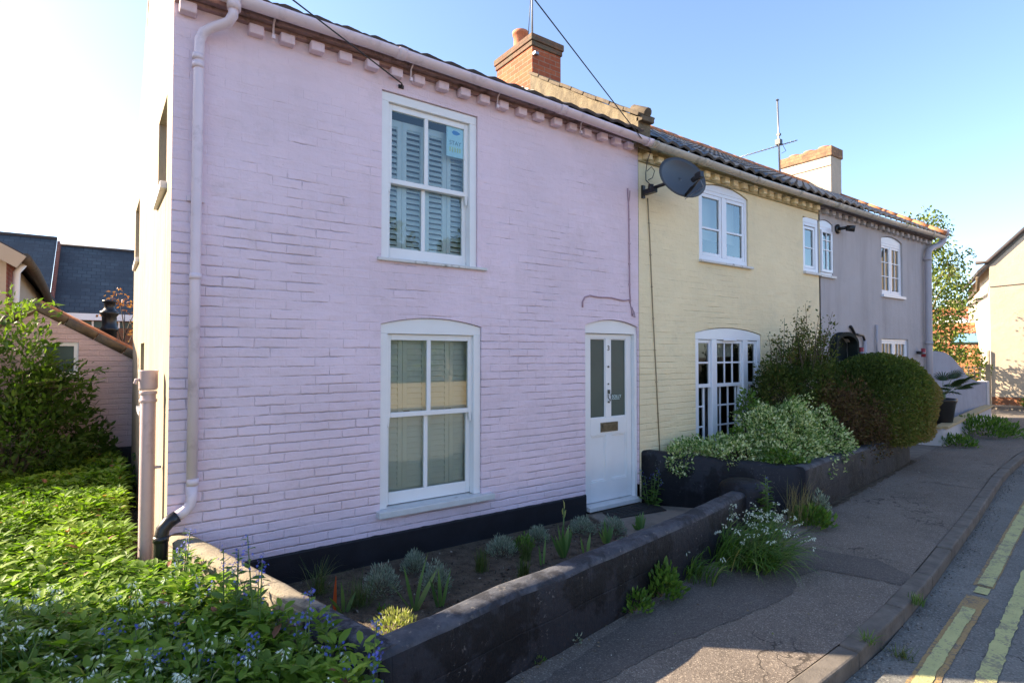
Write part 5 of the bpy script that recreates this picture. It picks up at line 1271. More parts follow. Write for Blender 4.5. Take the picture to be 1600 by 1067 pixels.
LM['tree'] = leafmat('tree_leaf', [(0,(.025,.05,.012)),(.6,(.06,.10,.02)),(1,(.12,.16,.04))], .6, .3)
LM['red'] = leafmat('reddish_spring_leaf', [(0,(.30,.10,.05)),(1,(.48,.20,.10))], .6, .3)
LM['weed'] = leafmat('weed_leaf', [(0,(.05,.11,.018)),(.6,(.10,.20,.03)),(1,(.17,.27,.045))], .5, .3)

def ribbons(name, specs, mat, parent=None, org=(0,0,0), k=7):
    """blades: (x,y,z, azimuth, length, tilt, droop, width)"""
    V = []; F = []; A = []
    for (x,y,z,az,L,tl,dr,w) in specs:
        ca, sa = math.cos(az), math.sin(az); tw = random.uniform(-.6,.6); b = len(V); px = pz = 0; rv = random.random()
        for i in range(k+1):
            t = i/k; th = tl + dr*t*t
            if i: px += math.sin(th)*L/k; pz += math.cos(th)*L/k
            ww = w*(1 - t**2.2)*.5*(.75+.5*min(1,t*3)) + .0004; an = az + PI/2 + tw*t
            V.append((x+ca*px-math.cos(an)*ww, y+sa*px-math.sin(an)*ww, z+pz)); V.append((x+ca*px+math.cos(an)*ww, y+sa*px+math.sin(an)*ww, z+pz+ww*.3)); A += [rv, rv]
        for i in range(k): F.append((b+2*i, b+2*i+1, b+2*i+3, b+2*i+2))
    o3 = Vector(org); me = bpy.data.meshes.new(name)
    me.from_pydata([(p[0]-o3.x,p[1]-o3.y,p[2]-o3.z) for p in V], [], F)
    at = me.attributes.new('rnd','FLOAT','POINT'); at.data.foreach_set('value', A)
    me.polygons.foreach_set('use_smooth', [True]*len(F)); me.materials.append(mat)
    o = bpy.data.objects.new(name, me); COL.objects.link(o)
    if parent: o.parent = parent
    else: o.location = org
    return o
def tips(spec, k=7):
    x,y,z,az,L,tl,dr,w = spec; px = pz = 0
    for i in range(1,k+1):
        th = tl+dr*(i/k)**2; px += math.sin(th)*L/k; pz += math.cos(th)*L/k
    return Vector((x+math.cos(az)*px, y+math.sin(az)*px, z+pz))
U = random.uniform

def leek(x, y, z, label, r=.12, nb=60, ns=9, h=.34, group='white flowered wild leek clumps', lean=None, flop=0):
    O = (x,y,z); t = thing('wild_leek', label, 'plant', O, group)
    sp = []
    for _ in range(nb):
        a = U(0,2*PI); q = r*math.sqrt(U(0,1)); sp.append((x+math.cos(a)*q, y+math.sin(a)*q, z, U(0,2*PI) if lean is None else random.gauss(lean,.9), U(.7,1.15)*h*1.15, U(.05,.5)+flop*U(0,1.4), U(.8,2.1), U(.006,.012)))
    ribbons('leaves', sp, LM['blade'], t, O)
    st = []; P = []; A = []
    m = MB()
    for _ in range(ns):
        a = U(0,2*PI); q = r*math.sqrt(U(0,1)); s = (x+math.cos(a)*q, y+math.sin(a)*q, z, U(0,2*PI) if lean is None else random.gauss(lean,.9), U(.9,1.2)*h, U(.05,.35)+flop*U(0,1.5), U(.1,.6), .004); T = tips(s)
        B = Vector(s[:3]); mid = (B+T)/2 + Vector((0,0,.04)); m.tube([B, mid, T], .0022, 4, False)
        for j in range(random.randint(4,8)):
            d = Vector((U(-1,1),U(-1,1),U(-.9,.3))).normalized(); P.append(T + d*U(.006,.024)); A.append((d.x,d.y,d.z-.6))
    m.build('flower_stems', M['stem'], t, O)
    leaves('flowers', P, A, rng.uniform(.017,.026,len(P)), 1.0, LM['white'], 'bell', t, O, 0)
    return t

def alkanet(x, y, z, h, label, nst=3, lean=(0,0), big=.11, fl=14, group='blue flowered alkanet plants', spread=.06, bushy=16):
    O = (x,y,z); t = thing('alkanet', label, 'plant', O, group); m = MB(); LP = []; LA = []; LL = []; FP = []; FA = []
    for s in range(nst):
        a = U(0,2*PI); b = Vector((x+math.cos(a)*spread*.4, y+math.sin(a)*spread*.4, z)); hh = h*U(.72,1.02) if s else h
        tip = Vector((x+lean[0]+math.cos(a)*spread, y+lean[1]+math.sin(a)*spread, z+hh)); mid = (b+tip)/2 + Vector((U(-.02,.02),U(-.02,.02),0))
        path = [b, (b+mid)/2, mid, (mid+tip)/2, tip]; m.tube(path, [.006,.0055,.0045,.0035,.002], 6)
        n = bushy
        for i in range(n):
            f = (i+.5)/n; p = path[0]+(path[-1]-path[0])*f; p = p + (mid-(b+tip)/2)*(1-abs(2*f-1)); az = i*2.4+s; sz = big*(1.15-f)*U(.8,1.15)+.02
            LP.append(p); LA.append((math.cos(az), math.sin(az), U(-.15,.55))); LL.append(sz)
        for i in range(fl):
            f = 1 - abs(random.gauss(0,.10 if h > .6 else .16)); f = max(.45, f); p = path[0]+(path[-1]-path[0])*f
            d = Vector((U(-1,1),U(-1,1),U(-.2,1))).normalized(); q = p + d*U(.012,.045)*(1.3-f+.4); FP.append(q); FA.append(tuple(d))
            if i % 3 == 0: m.tube([p,q], .0015, 4, False)
    m.build('stems', M['stem'], t, O)
    leaves('leaves', LP, LA, LL, .50, LM['alk'], 'oval', t, O, .7)
    FPn = np.array(FP); leaves('flowers', FPn, rng.normal(size=(len(FP),3)), .017, 1.0, LM['blue'], 'star', t, O, 0, N=np.array(FA)*1.0 + np.array([-.4,-.5,.3]))
    return t

def mound(name, label, cat, x, y, z, r, h, n, L, W, mat, kind='diamond', group=None, up=.3, stems=10):
    O = (x,y,z); t = thing(name, label, cat, O, group)
    d = unit(rng.normal(size=(n,3))); d[:,2] = np.abs(d[:,2]); q = rng.uniform(.35,1.08,n)**.6
    P = np.array([x,y,z+.01]) + d*np.array([r,r,h])*q[:,None]*(1+.25*n3(d*2+x*7,1.4)[:,None]); A = d + np.array([0,0,.9]) + rng.normal(size=(n,3))*.35
    leaves('foliage', P, A, rng.uniform(.7,1.3,n)*L, W, mat, kind, t, O, up)
    m = MB()
    for k in range(stems):
        a = 2*PI*k/stems+U(0,.4); m.tube([(x,y,z-.01),(x+math.cos(a)*r*.5,y+math.sin(a)*r*.5,z+h*.6)], [.004,.002], 4, False)
    m.build('stems', M['twig'], t, O)
    return t
def tuft(name, label, x, y, z, n, L, mat, w=.003, tilt=.35, droop=.9, r=.03, group=None, cat='grass tuft'):
    sp = [(x+random.gauss(0,r),y+random.gauss(0,r),z,U(0,2*PI),L*U(.5,1.1),abs(random.gauss(0,tilt)),U(.1,droop),w*U(.7,1.3)) for _ in range(n)]
    o = ribbons(name, sp, mat, None, (x,y,z)); tag(o, label, cat, group); return o

# ---- planting bed before the pink cottage
SZ = .02
sg = 'silvery cotton lavender clumps in the narrow bed'
for (x,y,r,h,lab) in ((1.72,4.12,.13,.20,'silvery cotton lavender between the orange tipped iris and the long bladed iris'),(2.12,4.38,.10,.15,'silvery cotton lavender close to the black plinth left of the lower window corner'),(2.10,3.95,.12,.19,'round silvery cotton lavender just right of the crossed iris blades'),(2.95,4.28,.13,.15,'silvery cotton lavender standing alone under the lower window'),(3.45,4.38,.10,.13,'small silvery cotton lavender behind the tall budded iris'),(3.98,4.32,.13,.14,'silvery cotton lavender nearest the end of the black plinth'),(4.22,4.12,.13,.15,'silvery cotton lavender beside the concrete path edge'),(4.0,3.75,.07,.07,'tiny silvery cotton lavender tight against the low front wall')):
    mound('cotton_lavender', lab, 'plant', x,y,SZ,r,h,900,.030,.22,LM['silver'],'diamond',sg,.1)
def iris(x,y,z,n,L,label,az=.4,w=.035,mat=None,extra=None,spread=.55):
    O = (x,y,z); t = thing('iris', label, 'plant', O, 'iris fans in the narrow bed')
    sp = []
    for k in range(n):
        f = (k/(n-1)*2-1) if n > 1 else 0; sp.append((x+f*.02,y+U(-.01,.01),z,az if f > 0 else az+PI,L*U(.8,1.05)*(1-.2*abs(f)),abs(f)*spread+.03,U(.0,.2),w*U(.85,1.1)))
    ribbons('blades', sp, mat or LM['iris'], t, O)
    if extra: extra(t, O)
    return t
def orange_blade(t, O): ribbons('orange_blade', [(O[0]-.06,O[1]+.02,O[2],.4,.27,.05,.0,.036),(O[0]-.10,O[1]+.03,O[2],3.4,.06,.1,0,.02)], LM['orange'], t, O)
iris(1.38,3.98,SZ,3,.22,'small iris with one bright orange blade nearest the wall corner',.2,.045,None,orange_blade,.5)
iris(1.80,3.72,SZ,4,.42,'iris with long crossed leaning blades at the front of the bed',.1,.045,None,None,.55)
iris(1.98,3.66,SZ,3,.34,'upright iris pressed against the inside of the front wall',.1,.045,None,None,.22)
iris(3.10,3.88,SZ,2,.30,'thin upright iris blade left of the budded iris',.5,.022,None,None,.15)
def spike(t, O):
    m = MB(); m.tube([(O[0],O[1],O[2]),(O[0]+.01,O[1],O[2]+.44)], .006, 6); m.build('flower_stem', M['stem'], t, O)
    leaves('buds', [(O[0]+.01,O[1],O[2]+.42),(O[0]+.005,O[1],O[2]+.34),(O[0]+.01,O[1],O[2]+.37)], [(0,0,1),(.3,0,1),(-.3,0,1)], [.10,.09,.08], .3, LM['lime'], 'oval', t, O, 0)
iris(3.36,3.90,SZ,7,.34,'tall broad iris fan with a pale bud spike in the middle of the bed',.1,.048,None,spike,.45)
iris(3.60,3.86,SZ,2,.24,'narrow iris blades right beside the budded iris',.1,.03,None,None,.2)
iris(3.95,3.95,SZ,5,.24,'short broad iris fan in front of the lavender row',.1,.04,None,None,.5)
iris(4.50,4.02,SZ,8,.22,'dense short iris fan at the path end of the bed',.3,.032,None,None,.8)
gg = 'fine dark grass tufts in the narrow bed'
tuft('grass_tuft','wispy dark grass tuft behind the orange tipped iris',1.33,4.40,SZ,120,.30,LM['grass'],.0025,.6,1.6,.03,gg)
tuft('grass_tuft','soft dark grass tuft spilling in front of the first lavender',1.50,4.02,SZ,140,.26,LM['grass'],.0025,.6,1.5,.04,gg)
tuft('grass_tuft','upright dark grass tuft in bare soil below the window sill',2.58,4.05,SZ,110,.20,LM['grass'],.003,.2,.4,.022,gg)
tuft('grass_tuft','upright dark grass tuft right of the lone lavender',3.05,4.05,SZ,110,.18,LM['grass'],.003,.25,.4,.022,gg)
tuft('grass_tuft','dark grass tuft leaning on the inside of the front wall',2.78,3.72,SZ,110,.19,LM['grass'],.003,.25,.5,.022,gg)
mound('low_green_plant','small feathery green plant behind the dark grass tufts','plant',3.18,4.25,SZ,.10,.13,260,.035,.4,LM['weed'],'oval')
mound('yellow_green_plant','low yellow green plant in the corner behind the front wall','plant',1.36,3.05,SZ+.22,.13,.12,520,.030,.28,LM['lime'],'diamond',None,.0)
mound('seedling','tiny green seedling beside the orange tipped iris','plant',1.62,3.82,SZ,.05,.04,26,.03,.5,LM['weed'],'oval')
# small clods
cp = []; 
for _ in range(2600):
    x = U(1.2,4.3); y = U(2.95+.17*(x-1.2),4.70); cp.append((x,y,SZ+.002))
stuff(leaves('soil_crumbs', cp, rng.normal(size=(len(cp),3))*[1,1,.4], rng.uniform(.008,.034,len(cp)), .8, leafmat('crumb',[(0,(.03,.023,.018)),(.7,(.09,.07,.055)),(.95,(.16,.13,.10)),(1,(.35,.32,.28))],.95,0),'diamond'), 'small clods, stones and crumbs on the dry soil of the bed', 'soil crumbs')

# ---- plants by the door and on the pavement edge
alkanet(5.34,4.58,.04,.42,'leafy alkanet with small blue flowers growing at the right foot of the white door',7,(0,0),.085,7,spread=.13,bushy=11)
alkanet(5.42,3.22,0,.62,'tall leafy alkanet rising behind the big white leek clump at the wall end',5,(0,0),.15,2,spread=.10,bushy=20)
leek(4.62,2.90,0,'largest white flowered leek clump spilling over the pavement at the wall end',.30,420,64,.44,lean=-1.1,flop=.35)
leek(3.98,2.90,0,'thin grassy leek clump between the leafy weeds and the big white clump',.15,70,2,.24,lean=-1.2)
m1 = mound('leafy_weed','bushy bright green weed growing from the foot of the dark front wall','plant',3.46,2.88,0,.16,.22,420,.06,.42,LM['weed'],'oval','green weeds along the wall foot')
mound('leafy_weed','smaller leafy green weed left of the bushy one at the wall foot','plant',3.12,2.84,0,.12,.12,240,.05,.42,LM['weed'],'oval','green weeds along the wall foot')
mound('leafy_weed','tiny straggly weed in the crack below the scraped black wall','plant',2.46,2.75,0,.05,.05,60,.025,.4,LM['silver'],'oval','green weeds along the wall foot')
mound('leafy_weed','smallest weed sprouting at the wall foot nearest the camera','plant',2.12,2.68,0,.035,.035,34,.022,.4,LM['weed'],'oval','green weeds along the wall foot')
tuft('dry_grass','tall dry grass tuft with seed heads against the black corner wall',6.12,3.22,0,110,.52,LM['dry'],.004,.35,.8,.07)
O = (6.25,3.12,0); mound('leafy_weed','dark green weed at the black wall corner under the dry grass','plant',6.20,3.10,0,.20,.19,420,.065,.4,LM['weed'],'oval','green weeds along the wall foot')
mound('silver_ragwort','small silver leaved plant against the second black wall','plant',6.68,3.24,0,.11,.26,360,.04,.35,LM['silver'],'diamond',None,.1)
mound('leafy_weed','low dark weed at the corner of the white planter wall','plant',14.0,4.07,0,.34,.20,500,.07,.4,LM['weed'],'oval','green weeds along the wall foot')
mound('leafy_weed','larger feathery weed further along the white planter wall','plant',16.3,4.25,0,.75,.42,1400,.09,.35,LM['weed'],'oval','green weeds along the wall foot')
tuft('kerb_grass','small grass tuft in the kerb joint near the broken yellow line',4.95,1.70,-.02,60,.10,LM['blade'],.004,.6,.9,.03,'grass tufts in the kerb',)
tuft('kerb_grass','grass tuft at the kerb edge where the sunlight ends',4.02,1.66,-.01,50,.09,LM['blade'],.004,.7,.9,.025,'grass tufts in the kerb')
tuft('kerb_grass','short grass tuft in the gutter below the kerb',4.2,1.52,-.1,60,.09,LM['grass'],.004,.8,1.0,.03,'grass tufts in the kerb')

fl = []
for _ in range(420):
    x = U(1.6,15); k0 = float(np.interp(x,[p[0] for p in KERB],[p[1] for p in KERB])); w0 = float(np.interp(x,[1.0,5.4,6.5,11.3,13.8,20],[2.47,3.3,3.25,3.93,4.2,5.1]))
    f = random.random()**2.5; y = w0-.03-(w0-k0-.2)*f
    fl.append((x,y,.007))
stuff(leaves('fallen_litter', fl, rng.normal(size=(len(fl),3))*[1,1,.12], rng.uniform(.008,.024,len(fl)), .6, leafmat('litter',[(0,(.10,.08,.05)),(.5,(.22,.17,.10)),(.8,(.12,.15,.05)),(1,(.55,.52,.46))],.9,0), 'diamond'), 'scattered dry leaf bits and pale petals on the pavement', 'litter')
# ---- yellow garden: variegated bush, dark shrub, copper shrub, clipped hedge
def shrub(name, label, ells, n, L, W, mat, kind='diamond', org=None, shell=.7, bumpy=.18, ns=2.5, seed=1, power=2.0, gap=-.9, rndf=None, up=.3, clipy=4.71, twigs=26, outw=1.0, base=None, cat='shrub', group=None, corer=None, zmin=None):
    O = org; t = thing(name, label, cat, O, group); P, D = blob(n, ells, shell, bumpy, ns, seed, power, gap)
    k = P[:,1] < clipy if clipy else np.ones(len(P), bool)
    if zmin is not None: k &= P[:,2] > zmin
    P = P[k]; D = D[k]; A = D*outw + rng.normal(size=P.shape)*.75 + np.array([0,0,.35])
    leaves('foliage', P, A, rng.uniform(.65,1.35,len(P))*L, W, mat, kind, t, O, up, rnd=rndf(P) if rndf else None)
    m = MB(); b = Vector(base or O)
    for i in range(twigs):
        c, r = ells[i % len(ells)]; d = unit(rng.normal(size=(1,3)))[0]; d[2] = abs(d[2]); e = Vector(c) + Vector([d[j]*r[j]*.88 for j in range(3)])
        if clipy: e.y = min(e.y, clipy)
        mid = (b+e)/2 + Vector((U(-.08,.08),U(-.05,.05),U(-.05,.08)))
        m.tube([b, mid, e], [.018*L*20 if L > .05 else .014, .009, .003], 5, False)
    m.build('branches', M['bark'], t, O); return t
shrub('variegated_bush','spreading cream and green variegated bush filling the corner of the black walled bed',[((7.25,4.02,.60),(.74,.52,.62)),((6.50,4.18,.52),(.66,.40,.34)),((5.95,4.48,.54),(.46,.22,.22)),((7.95,3.92,.58),(.52,.38,.46)),((6.95,3.75,.50),(.55,.28,.38))],40000,.040,.55,LM['euo'],'diamond',(7,4,.3),.68,.34,4,3,2,-.5,up=.45,zmin=.30)
shrub('green_sapling','bright green sprig standing up in front of the many paned window','x' and [((6.95,4.3,1.15),(.13,.13,.26)),((6.62,4.25,.80),(.12,.1,.12))],420,.06,.5,LM['weed'],'oval',(6.9,4.3,.3),.3,.2,4,4,2,-.4,twigs=5)
shrub('green_sprig','bright green sprig poking out at the wall edge of the variegated bush',[((6.52,3.62,.60),(.22,.14,.13)),((6.75,3.52,.54),(.14,.1,.09))],420,.05,.6,LM['weed'],'oval',(6.5,3.6,.3),.3,.2,4,4,2,-.4,twigs=4)
def darkrnd(P):
    z = P[:,2]; return np.clip(.38+.30*n3(P,2.2,3)+rng.normal(size=len(P))*.16 + np.clip((1.25-z)*.45,-.12,.3),0,1)
t = shrub('dark_shrub','tall dark evergreen shrub with loose twiggy top against the yellow wall',[((8.35,4.32,1.30),(.85,.40,.66)),((8.95,4.35,1.30),(.52,.36,.52)),((7.85,4.35,1.25),(.50,.35,.50))],24000,.046,.5,LM['dark'],'diamond',(8.5,4.3,.3),.5,.42,3,7,2,-.35,darkrnd,twigs=60)
# loose top sprays
m = MB(); LP = []; LA = []
for i in range(46):
    b = Vector((U(7.8,9.1),U(4.15,4.5),U(1.4,1.8))); hz = 2.62-abs(b.x-8.45)*.75; e = Vector((8.45+(b.x-8.45)*1.25+U(-.12,.12), min(4.68,b.y+U(-.2,.1)), hz*U(.86,1.02))); mid = (b+e)/2+Vector((U(-.06,.06),0,.04))
    m.tube([b,mid,e],[.007,.005,.002],4,False)
    for j in range(42):
        f = U(.1,1.0); p = (b*(1-f)+e*f)+Vector((U(-.06,.06),U(-.06,.06),U(-.04,.05))); LP.append(p); LA.append((U(-1,1),U(-1,1),U(0,1.2)))
m.build('top_twigs', M['bark'], t, (8.5,4.3,.3)); leaves('top_leaves', LP, LA, rng.uniform(.03,.06,len(LP)), .5, LM['dark'], 'diamond', t, (8.5,4.3,.3), .3, rnd=rng.uniform(.1,.7,len(LP)))
shrub('copper_shrub','low copper brown shrub between the variegated bush and the clipped hedge',[((9.05,4.02,.80),(.72,.40,.58)),((8.60,3.95,.78),(.50,.36,.55)),((9.6,3.95,.62),(.45,.32,.42))],24000,.040,.45,LM['copper'],'diamond',(9.1,4.1,.3),.5,.4,3.5,9,2,-.3,twigs=60)
def hedgernd(P):
    x, z = P[:,0], P[:,2]; br = np.clip((x-10.5)*.38,0,.38) + np.clip((1.15-z)*.35,-.12,.22) - np.clip((4.0-P[:,1])*-.1,0,.1)
    return np.clip(.36 + br + .22*n3(P,1.7,5) + rng.normal(size=len(P))*.13, 0, 1)
shrub('clipped_hedge','large rounded clipped hedge overhanging the end of the black garden wall',[((10.78,4.22,.96),(1.22,.72,.88))],95000,.036,.60,LM['hedge'],'diamond',(10.7,4.2,.3),.70,.05,2.2,13,2.5,-2,hedgernd,up=.2,twigs=90,zmin=.40)
# potted palm
OPT = (14.62,4.50,.28); t = thing('plant_pot', 'tall black glazed plant pot standing in the white planter', 'plant pot', OPT)
m = MB(); m.lathe(OPT, [(0,0),(.15,.0),(.17,.03),(.24,.50),(.27,.58),(.27,.63),(.235,.63),(.22,.55),(0,.55)], 24); m.build('pot', M['pot'], t, OPT)
OPP = (14.62,4.50,.85); t = thing('fan_palm', 'small green fan palm growing in the black pot', 'plant', OPP)
m = MB(); m.tube([(14.62,4.50,.8),(14.62,4.48,1.02)], [.07,.05], 8)
LPn = []; LAn = []; LLn = []; NNn = []
for i in range(15):
    a = i*2.4; el_ = U(.05,1.2); d = Vector((math.cos(a)*math.cos(el_), math.sin(a)*math.cos(el_), math.sin(el_))); L = U(.28,.42); c = Vector((14.62,4.46,1.0))+d*L; m.tube([(14.62,4.48,.98), c], [.008,.005], 5, False)
    sd_ = d.cross(Vector((0,0,1))).normalized(); upv = sd_.cross(d).normalized()
    for k in range(-8,9):
        an = k*.17; ax = d*math.cos(an)+sd_*math.sin(an)-Vector((0,0,.12)); LPn.append(c); LAn.append(tuple(ax)); LLn.append(.36*(1-.012*k*k)); NNn.append(tuple(upv))
m.build('stalks', M['stem'], t, OPP); leaves('fronds', LPn, LAn, LLn, .075, leafmat('palm_leaf',[(0,(.03,.055,.02)),(1,(.07,.11,.04))],.4,.25), 'oval', t, OPP, 0, N=np.array(NNn))

# ---- left garden
WX = lambda y: np.where(y > 4.72, .16, np.interp(y, [2.49,4.74], [1.00,.31]))
def gheight(x, y): return .36 + .10*noise.noise(Vector((x*1.7,y*1.7,2))) + .05*noise.noise(Vector((x*5,y*5,7))) + max(0,min(.10,(y-6)*.06))
P = []; A = []; L = []; Rn = []
cnt = 0
while cnt < 3300:
    y = U(1.7,9.6); x = U(-2.9,1.0)
    vis = x > -.125*y-.35
    if not vis and random.random() > .22: continue
    if x > float(WX(y))-.03: continue
    if y < 2.45 and x > .93-(2.45-y)*.5: continue
    cnt += 1; dw = float(WX(y))-x; h = gheight(x,y)+(max(0,.16-.4*dw)*(1 if y < 4.3 else .3)); big = U(.75,1.25) if random.random() > .08 else U(1.35,1.7); h += .04*(big-1); ph = U(0,6); hue = .42+.5*noise.noise(Vector((x*2.3,y*2.3,5)))
    for k in range(13):
        lv = k//5; a = ph+k*1.257+lv*.6; zz = h*(1-.16*lv)+U(-.02,.02); r0 = .012+.016*lv
        P.append((x+math.cos(a)*r0, y+math.sin(a)*r0, zz)); A.append((math.cos(a), math.sin(a), .55-.32*lv+U(-.2,.2))); L.append(big*(.066+.016*lv)*U(.8,1.2)); Rn.append(min(1,max(0,hue+random.gauss(0,.17))) if random.random() > .005 else 1)
gc = leaves('ground_cover', P, A, L, .47, LM['cover'], 'oval', None, (0,0,0), .8, rnd=np.array(Rn)); stuff(gc, 'dense bright green leafy ground cover filling the sunny side garden', 'ground cover')
# long grassy leaves mixed in
sp = []
for _ in range(2300):
    y = U(1.9,9.0); x = U(-1.6,.95)
    if x > float(WX(y))-.04: continue
    g = noise.noise(Vector((x*1.3,y*1.3,9)))
    if y > 4.3 and g < .12: continue
    sp.append((x,y,.10,U(0,2*PI),U(.22,.42),U(.1,.7),U(.5,1.6),U(.005,.011)))
stuff(ribbons('long_grass', sp, LM['blade'], None, (0,0,0), 6), 'long arching grassy leaves mixed through the ground cover', 'grass')
stemsP = MB()
struct(poly([(-12,1.6),(.9,1.6),(1.0,2.49),(.33,4.7),(.33,9.8),(-12,9.8)], .015).build('garden_soil', M['soil']))
# feathery fennel by the pipe
O = (.15,4.35,.0); sp = [(.12+random.gauss(0,.07),4.25+random.gauss(0,.09),.12,U(0,2*PI),U(.16,.34),abs(random.gauss(0,.5)),U(.2,1.0),.0022) for _ in range(700)]
tag(ribbons('fennel', sp, leafmat('fennel_leaf',[(0,(.10,.20,.02)),(1,(.19,.30,.04))],.6,.4), None, O), 'soft feathery fennel plant at the foot of the black downpipe', 'plant')
leekspots = [(.62,2.72,'white leek clump in the front corner beside the dark garden wall'),(.40,3.05,'white leek clump under the first blue alkanet'),(.16,2.85,'white leek clump at the bottom edge of the garden'),(-.05,3.25,'white leek clump in the middle of the shaded greenery'),(.30,3.55,'white leek clump where the shade meets the sun'),(.16,3.92,'white leek clump in front of the fennel'),(-.30,3.60,'white leek clump near the left edge in shade'),(-.28,4.25,'white leek clump at the far left of the sunny greenery'),(.72,2.45,'white leek clump nearest the wall corner'),(-.45,4.0,'leftmost white leek clump in the garden')]
for (x,y,lab) in leekspots: leek(x,y,.17,lab,.11,40,8,.32)
al = [(.52,3.78,.56,'leafy alkanet half way along the sunlit concrete wall'),(.60,3.30,.54,'leafy alkanet spreading between the two alkanet spires'),(.84,2.66,.62,'leafy alkanet before the black painted end of the side wall'),(.44,4.20,.50,'leafy alkanet next to the black downpipe foot'),(.66,3.15,.90,'tallest alkanet leaning over the bare concrete wall top'),(.58,3.42,.78,'second alkanet spire over the sunlit concrete wall'),(.36,4.02,.74,'alkanet beside the sunlit end of the concrete wall'),(.78,2.80,.72,'alkanet against the shaded black end of the side wall'),(.50,2.95,.52,'shorter alkanet below the tallest one'),(.22,3.45,.46,'alkanet in the middle of the blue flower patch'),(-.02,3.55,.48,'alkanet at the left of the blue flower patch'),(.70,2.98,.50,'bushy broad leaved alkanet tight against the outside of the side wall'),(.92,2.40,.66,'big leaved alkanet in front of the wall corner'),(.30,3.10,.46,'low alkanet among the white leek flowers'),(.10,3.20,.44,'low alkanet near the bottom of the garden'),(.42,3.72,.50,'alkanet where the concrete wall turns to shade')]
for i,(x,y,h,lab) in enumerate(al): alkanet(x,y,.02,h,lab,3 if h > .6 else 4,(0,0),(.10 if h < .65 else .13),(9 if h < .65 else 20),spread=.10 if h<.6 else .07,bushy=18)
# big bush at the left edge
def budr(P): return np.clip(.40+.30*n3(P,1.8,3)+rng.normal(size=len(P))*.17 + np.clip((P[:,2]-1.5)*.3,-.12,.3),0,1)
t = shrub('leafy_bush','large leafy green bush spreading in front of the pale pink outbuilding',[((-1.10,9.15,1.15),(.75,.55,1.25)),((-.62,9.1,.85),(.55,.55,1.0)),((-1.0,8.7,.65),(.85,.60,.75)),((-1.65,9.2,1.2),(.6,.5,1.1)),((-.22,9.35,.45),(.32,.35,.45))],18000,.088,.40,LM['bud'],'oval',(-1.0,9.0,0),.5,.3,2,17,2,-.42,budr,up=.5,clipy=9.78,twigs=50,base=(-1,9,0))
m = MB(); LP = []; LA = []
for i in range(30):
    a = U(-1.2,.9); b = Vector((U(-1.4,-.6),U(8.7,9.3),U(.8,1.5))); d = Vector((math.cos(a)*.9,-.15+U(-.3,.3),U(.3,1.3))).normalized(); Ls = U(.5,.95); pts = [b+d*Ls*f+Vector((0,0,-.22*f*f)) for f in (0,.3,.6,.85,1)]
    m.tube(pts,[.009,.007,.005,.003,.002],5,False)
    for j in range(17):
        f = .15+.85*j/16; p = b+d*Ls*f+Vector((0,0,-.22*f*f))
        for s in (-1,1):
            sdv = d.cross(Vector((0,0,1))).normalized()*s; LP.append(p); LA.append(tuple(sdv*.9+d*.6+Vector((0,0,U(-.2,.35)))))
m.build('arching_sprays', M['bark'], t, (-1.0,9.0,0)); leaves('spray_leaves', LP, LA, rng.uniform(.05,.10,len(LP)), .36, LM['bud'], 'oval', t, (-1.0,9.0,0), .6, rnd=rng.uniform(.3,.95,len(LP)))
mound('dark_green_plant','dark green leafy plant in shade below the black outbuilding plinth','plant',.02,8.6,0,.36,.55,700,.07,.4,LM['bud'],'oval')
mound('forget_me_not','pale blue flowered plant in the shade by the big bush','plant',-.45,7.0,0,.35,.42,500,.06,.4,LM['alk'],'oval')
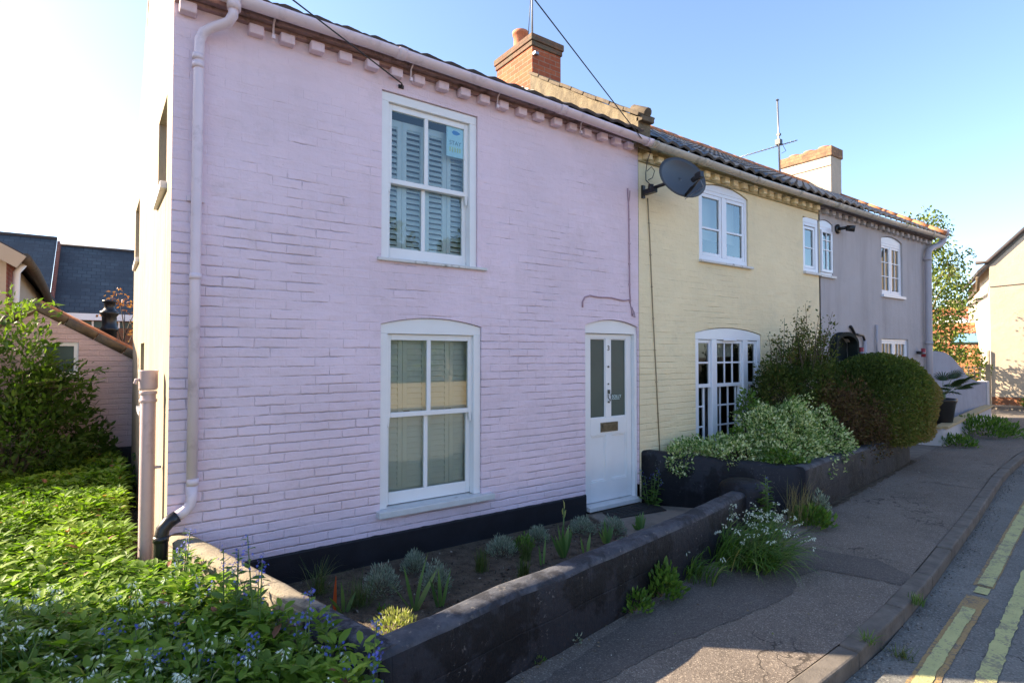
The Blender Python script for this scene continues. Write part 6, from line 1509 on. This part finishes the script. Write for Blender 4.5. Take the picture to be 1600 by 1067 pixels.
# reddish twiggy tree behind the outbuilding
def tree(name, label, x, y, h, r, n, L, mat, trunk=.12, crown0=.35, seed=3, lobes=9, barkm=None, W=.6, droop=0, cx=0, group=None, kind='diamond'):
    O = (x,y,0); t = thing(name, label, 'tree', O, group); m = MB(); rs = random.Random(seed); ells = []
    top = Vector((x+cx,y,h*.9)); m.tube([(x,y,-.1),(x+U(-.05,.05),y,h*.3),(x+cx*.5,y,h*.6),top],[trunk,trunk*.8,trunk*.5,trunk*.12],8,False)
    for i in range(lobes):
        a = i*2.4+rs.random(); f = crown0+(1-crown0)*(i+.5)/lobes; rad = r*math.sin(PI*min(.97,max(.12,(f-crown0)/(1-crown0)*.85+.12)))*rs.uniform(.55,.9)
        c = Vector((x+cx+math.cos(a)*rad, y+math.sin(a)*rad, h*f)); er = r*rs.uniform(.34,.52); ells.append((tuple(c),(er,er,er*rs.uniform(.7,1.0))))
        b = Vector((x+cx*f*.7,y,h*max(.22,f-.22))); m.tube([b,(b+c)/2+Vector((0,0,.1*r)),c],[trunk*.4,trunk*.25,trunk*.08],5,False)
        for j in range(5):
            e = c+Vector((rs.uniform(-1,1),rs.uniform(-1,1),rs.uniform(-.6,.9)))*er; m.tube([c,e],[trunk*.09,trunk*.03],4,False)
    m.build('trunk', barkm or M['bark'], t, O)
    P, D = blob(n, ells, .35, .35, 1.6/r*2, seed, 2, -.25)
    if droop:
        k = rng.random(len(P)) < .5; P[k,2] -= rng.random(k.sum())**2*droop
    leaves('crown', P, D*.5+rng.normal(size=P.shape)-np.array([0,0,droop]), rng.uniform(.7,1.3,len(P))*L, W, mat, kind, t, O, .2); return t
tree('red_leaved_tree','small sparse reddish leaved tree beside the black flue',.30,16.5,3.3,.55,420,.09,LM['red'],.04,.55,5,7)
tree('birch_tree','slender birch tree with drooping yellow green leaves behind the grey gable',23.0,7.5,6.6,1.45,13500,.11,LM['birch'],.10,.22,9,22,M['twig'],.6,1.3)
O = (25.4,7.5,0)
shrub('sunlit_hedge','bright sunlit green hedge rising behind the grey trellis',[((25.6,7.2,1.35),(.5,.8,.75)),((25.6,8.6,1.5),(.5,.9,.75)),((25.6,10.2,1.6),(.5,1.1,.8))],5200,.10,.6,leafmat('sunlit_hedge_leaf',[(0,(.09,.14,.02)),(1,(.22,.28,.05))],.5,.35),'diamond',O,.5,.25,2,4,clipy=None,twigs=12)
mound('roadside_weed','bright green weed clump at the foot of the large cream gable','plant',26.0,5.1,.02,.6,.45,700,.10,.4,LM['weed'],'oval')
tree('street_tree','broad dark green tree across the road in front of the red roofed cottage',8.3,-10.3,6.5,2.6,7200,.22,LM['tree'],.22,.13,21,16,group='trees across the road')
tree('street_tree','rounder green tree across the road between the two houses',13.2,-12.2,7,2.4,4200,.25,LM['tree'],.2,.3,23,11,group='trees across the road')
tree('street_tree','tall green tree far to the right across the road',28,-15,10,3.6,5200,.32,LM['tree'],.25,.3,25,12,group='trees across the road')
shrub('front_hedge','clipped green hedge behind the picket fence across the road',[((4+3*k,-9.4,.8),(1.9,.5,.65)) for k in range(-4,6)],9000,.09,.6,LM['tree'],'diamond',(4,-9.4,0),.7,.1,2,4,clipy=None,twigs=20)
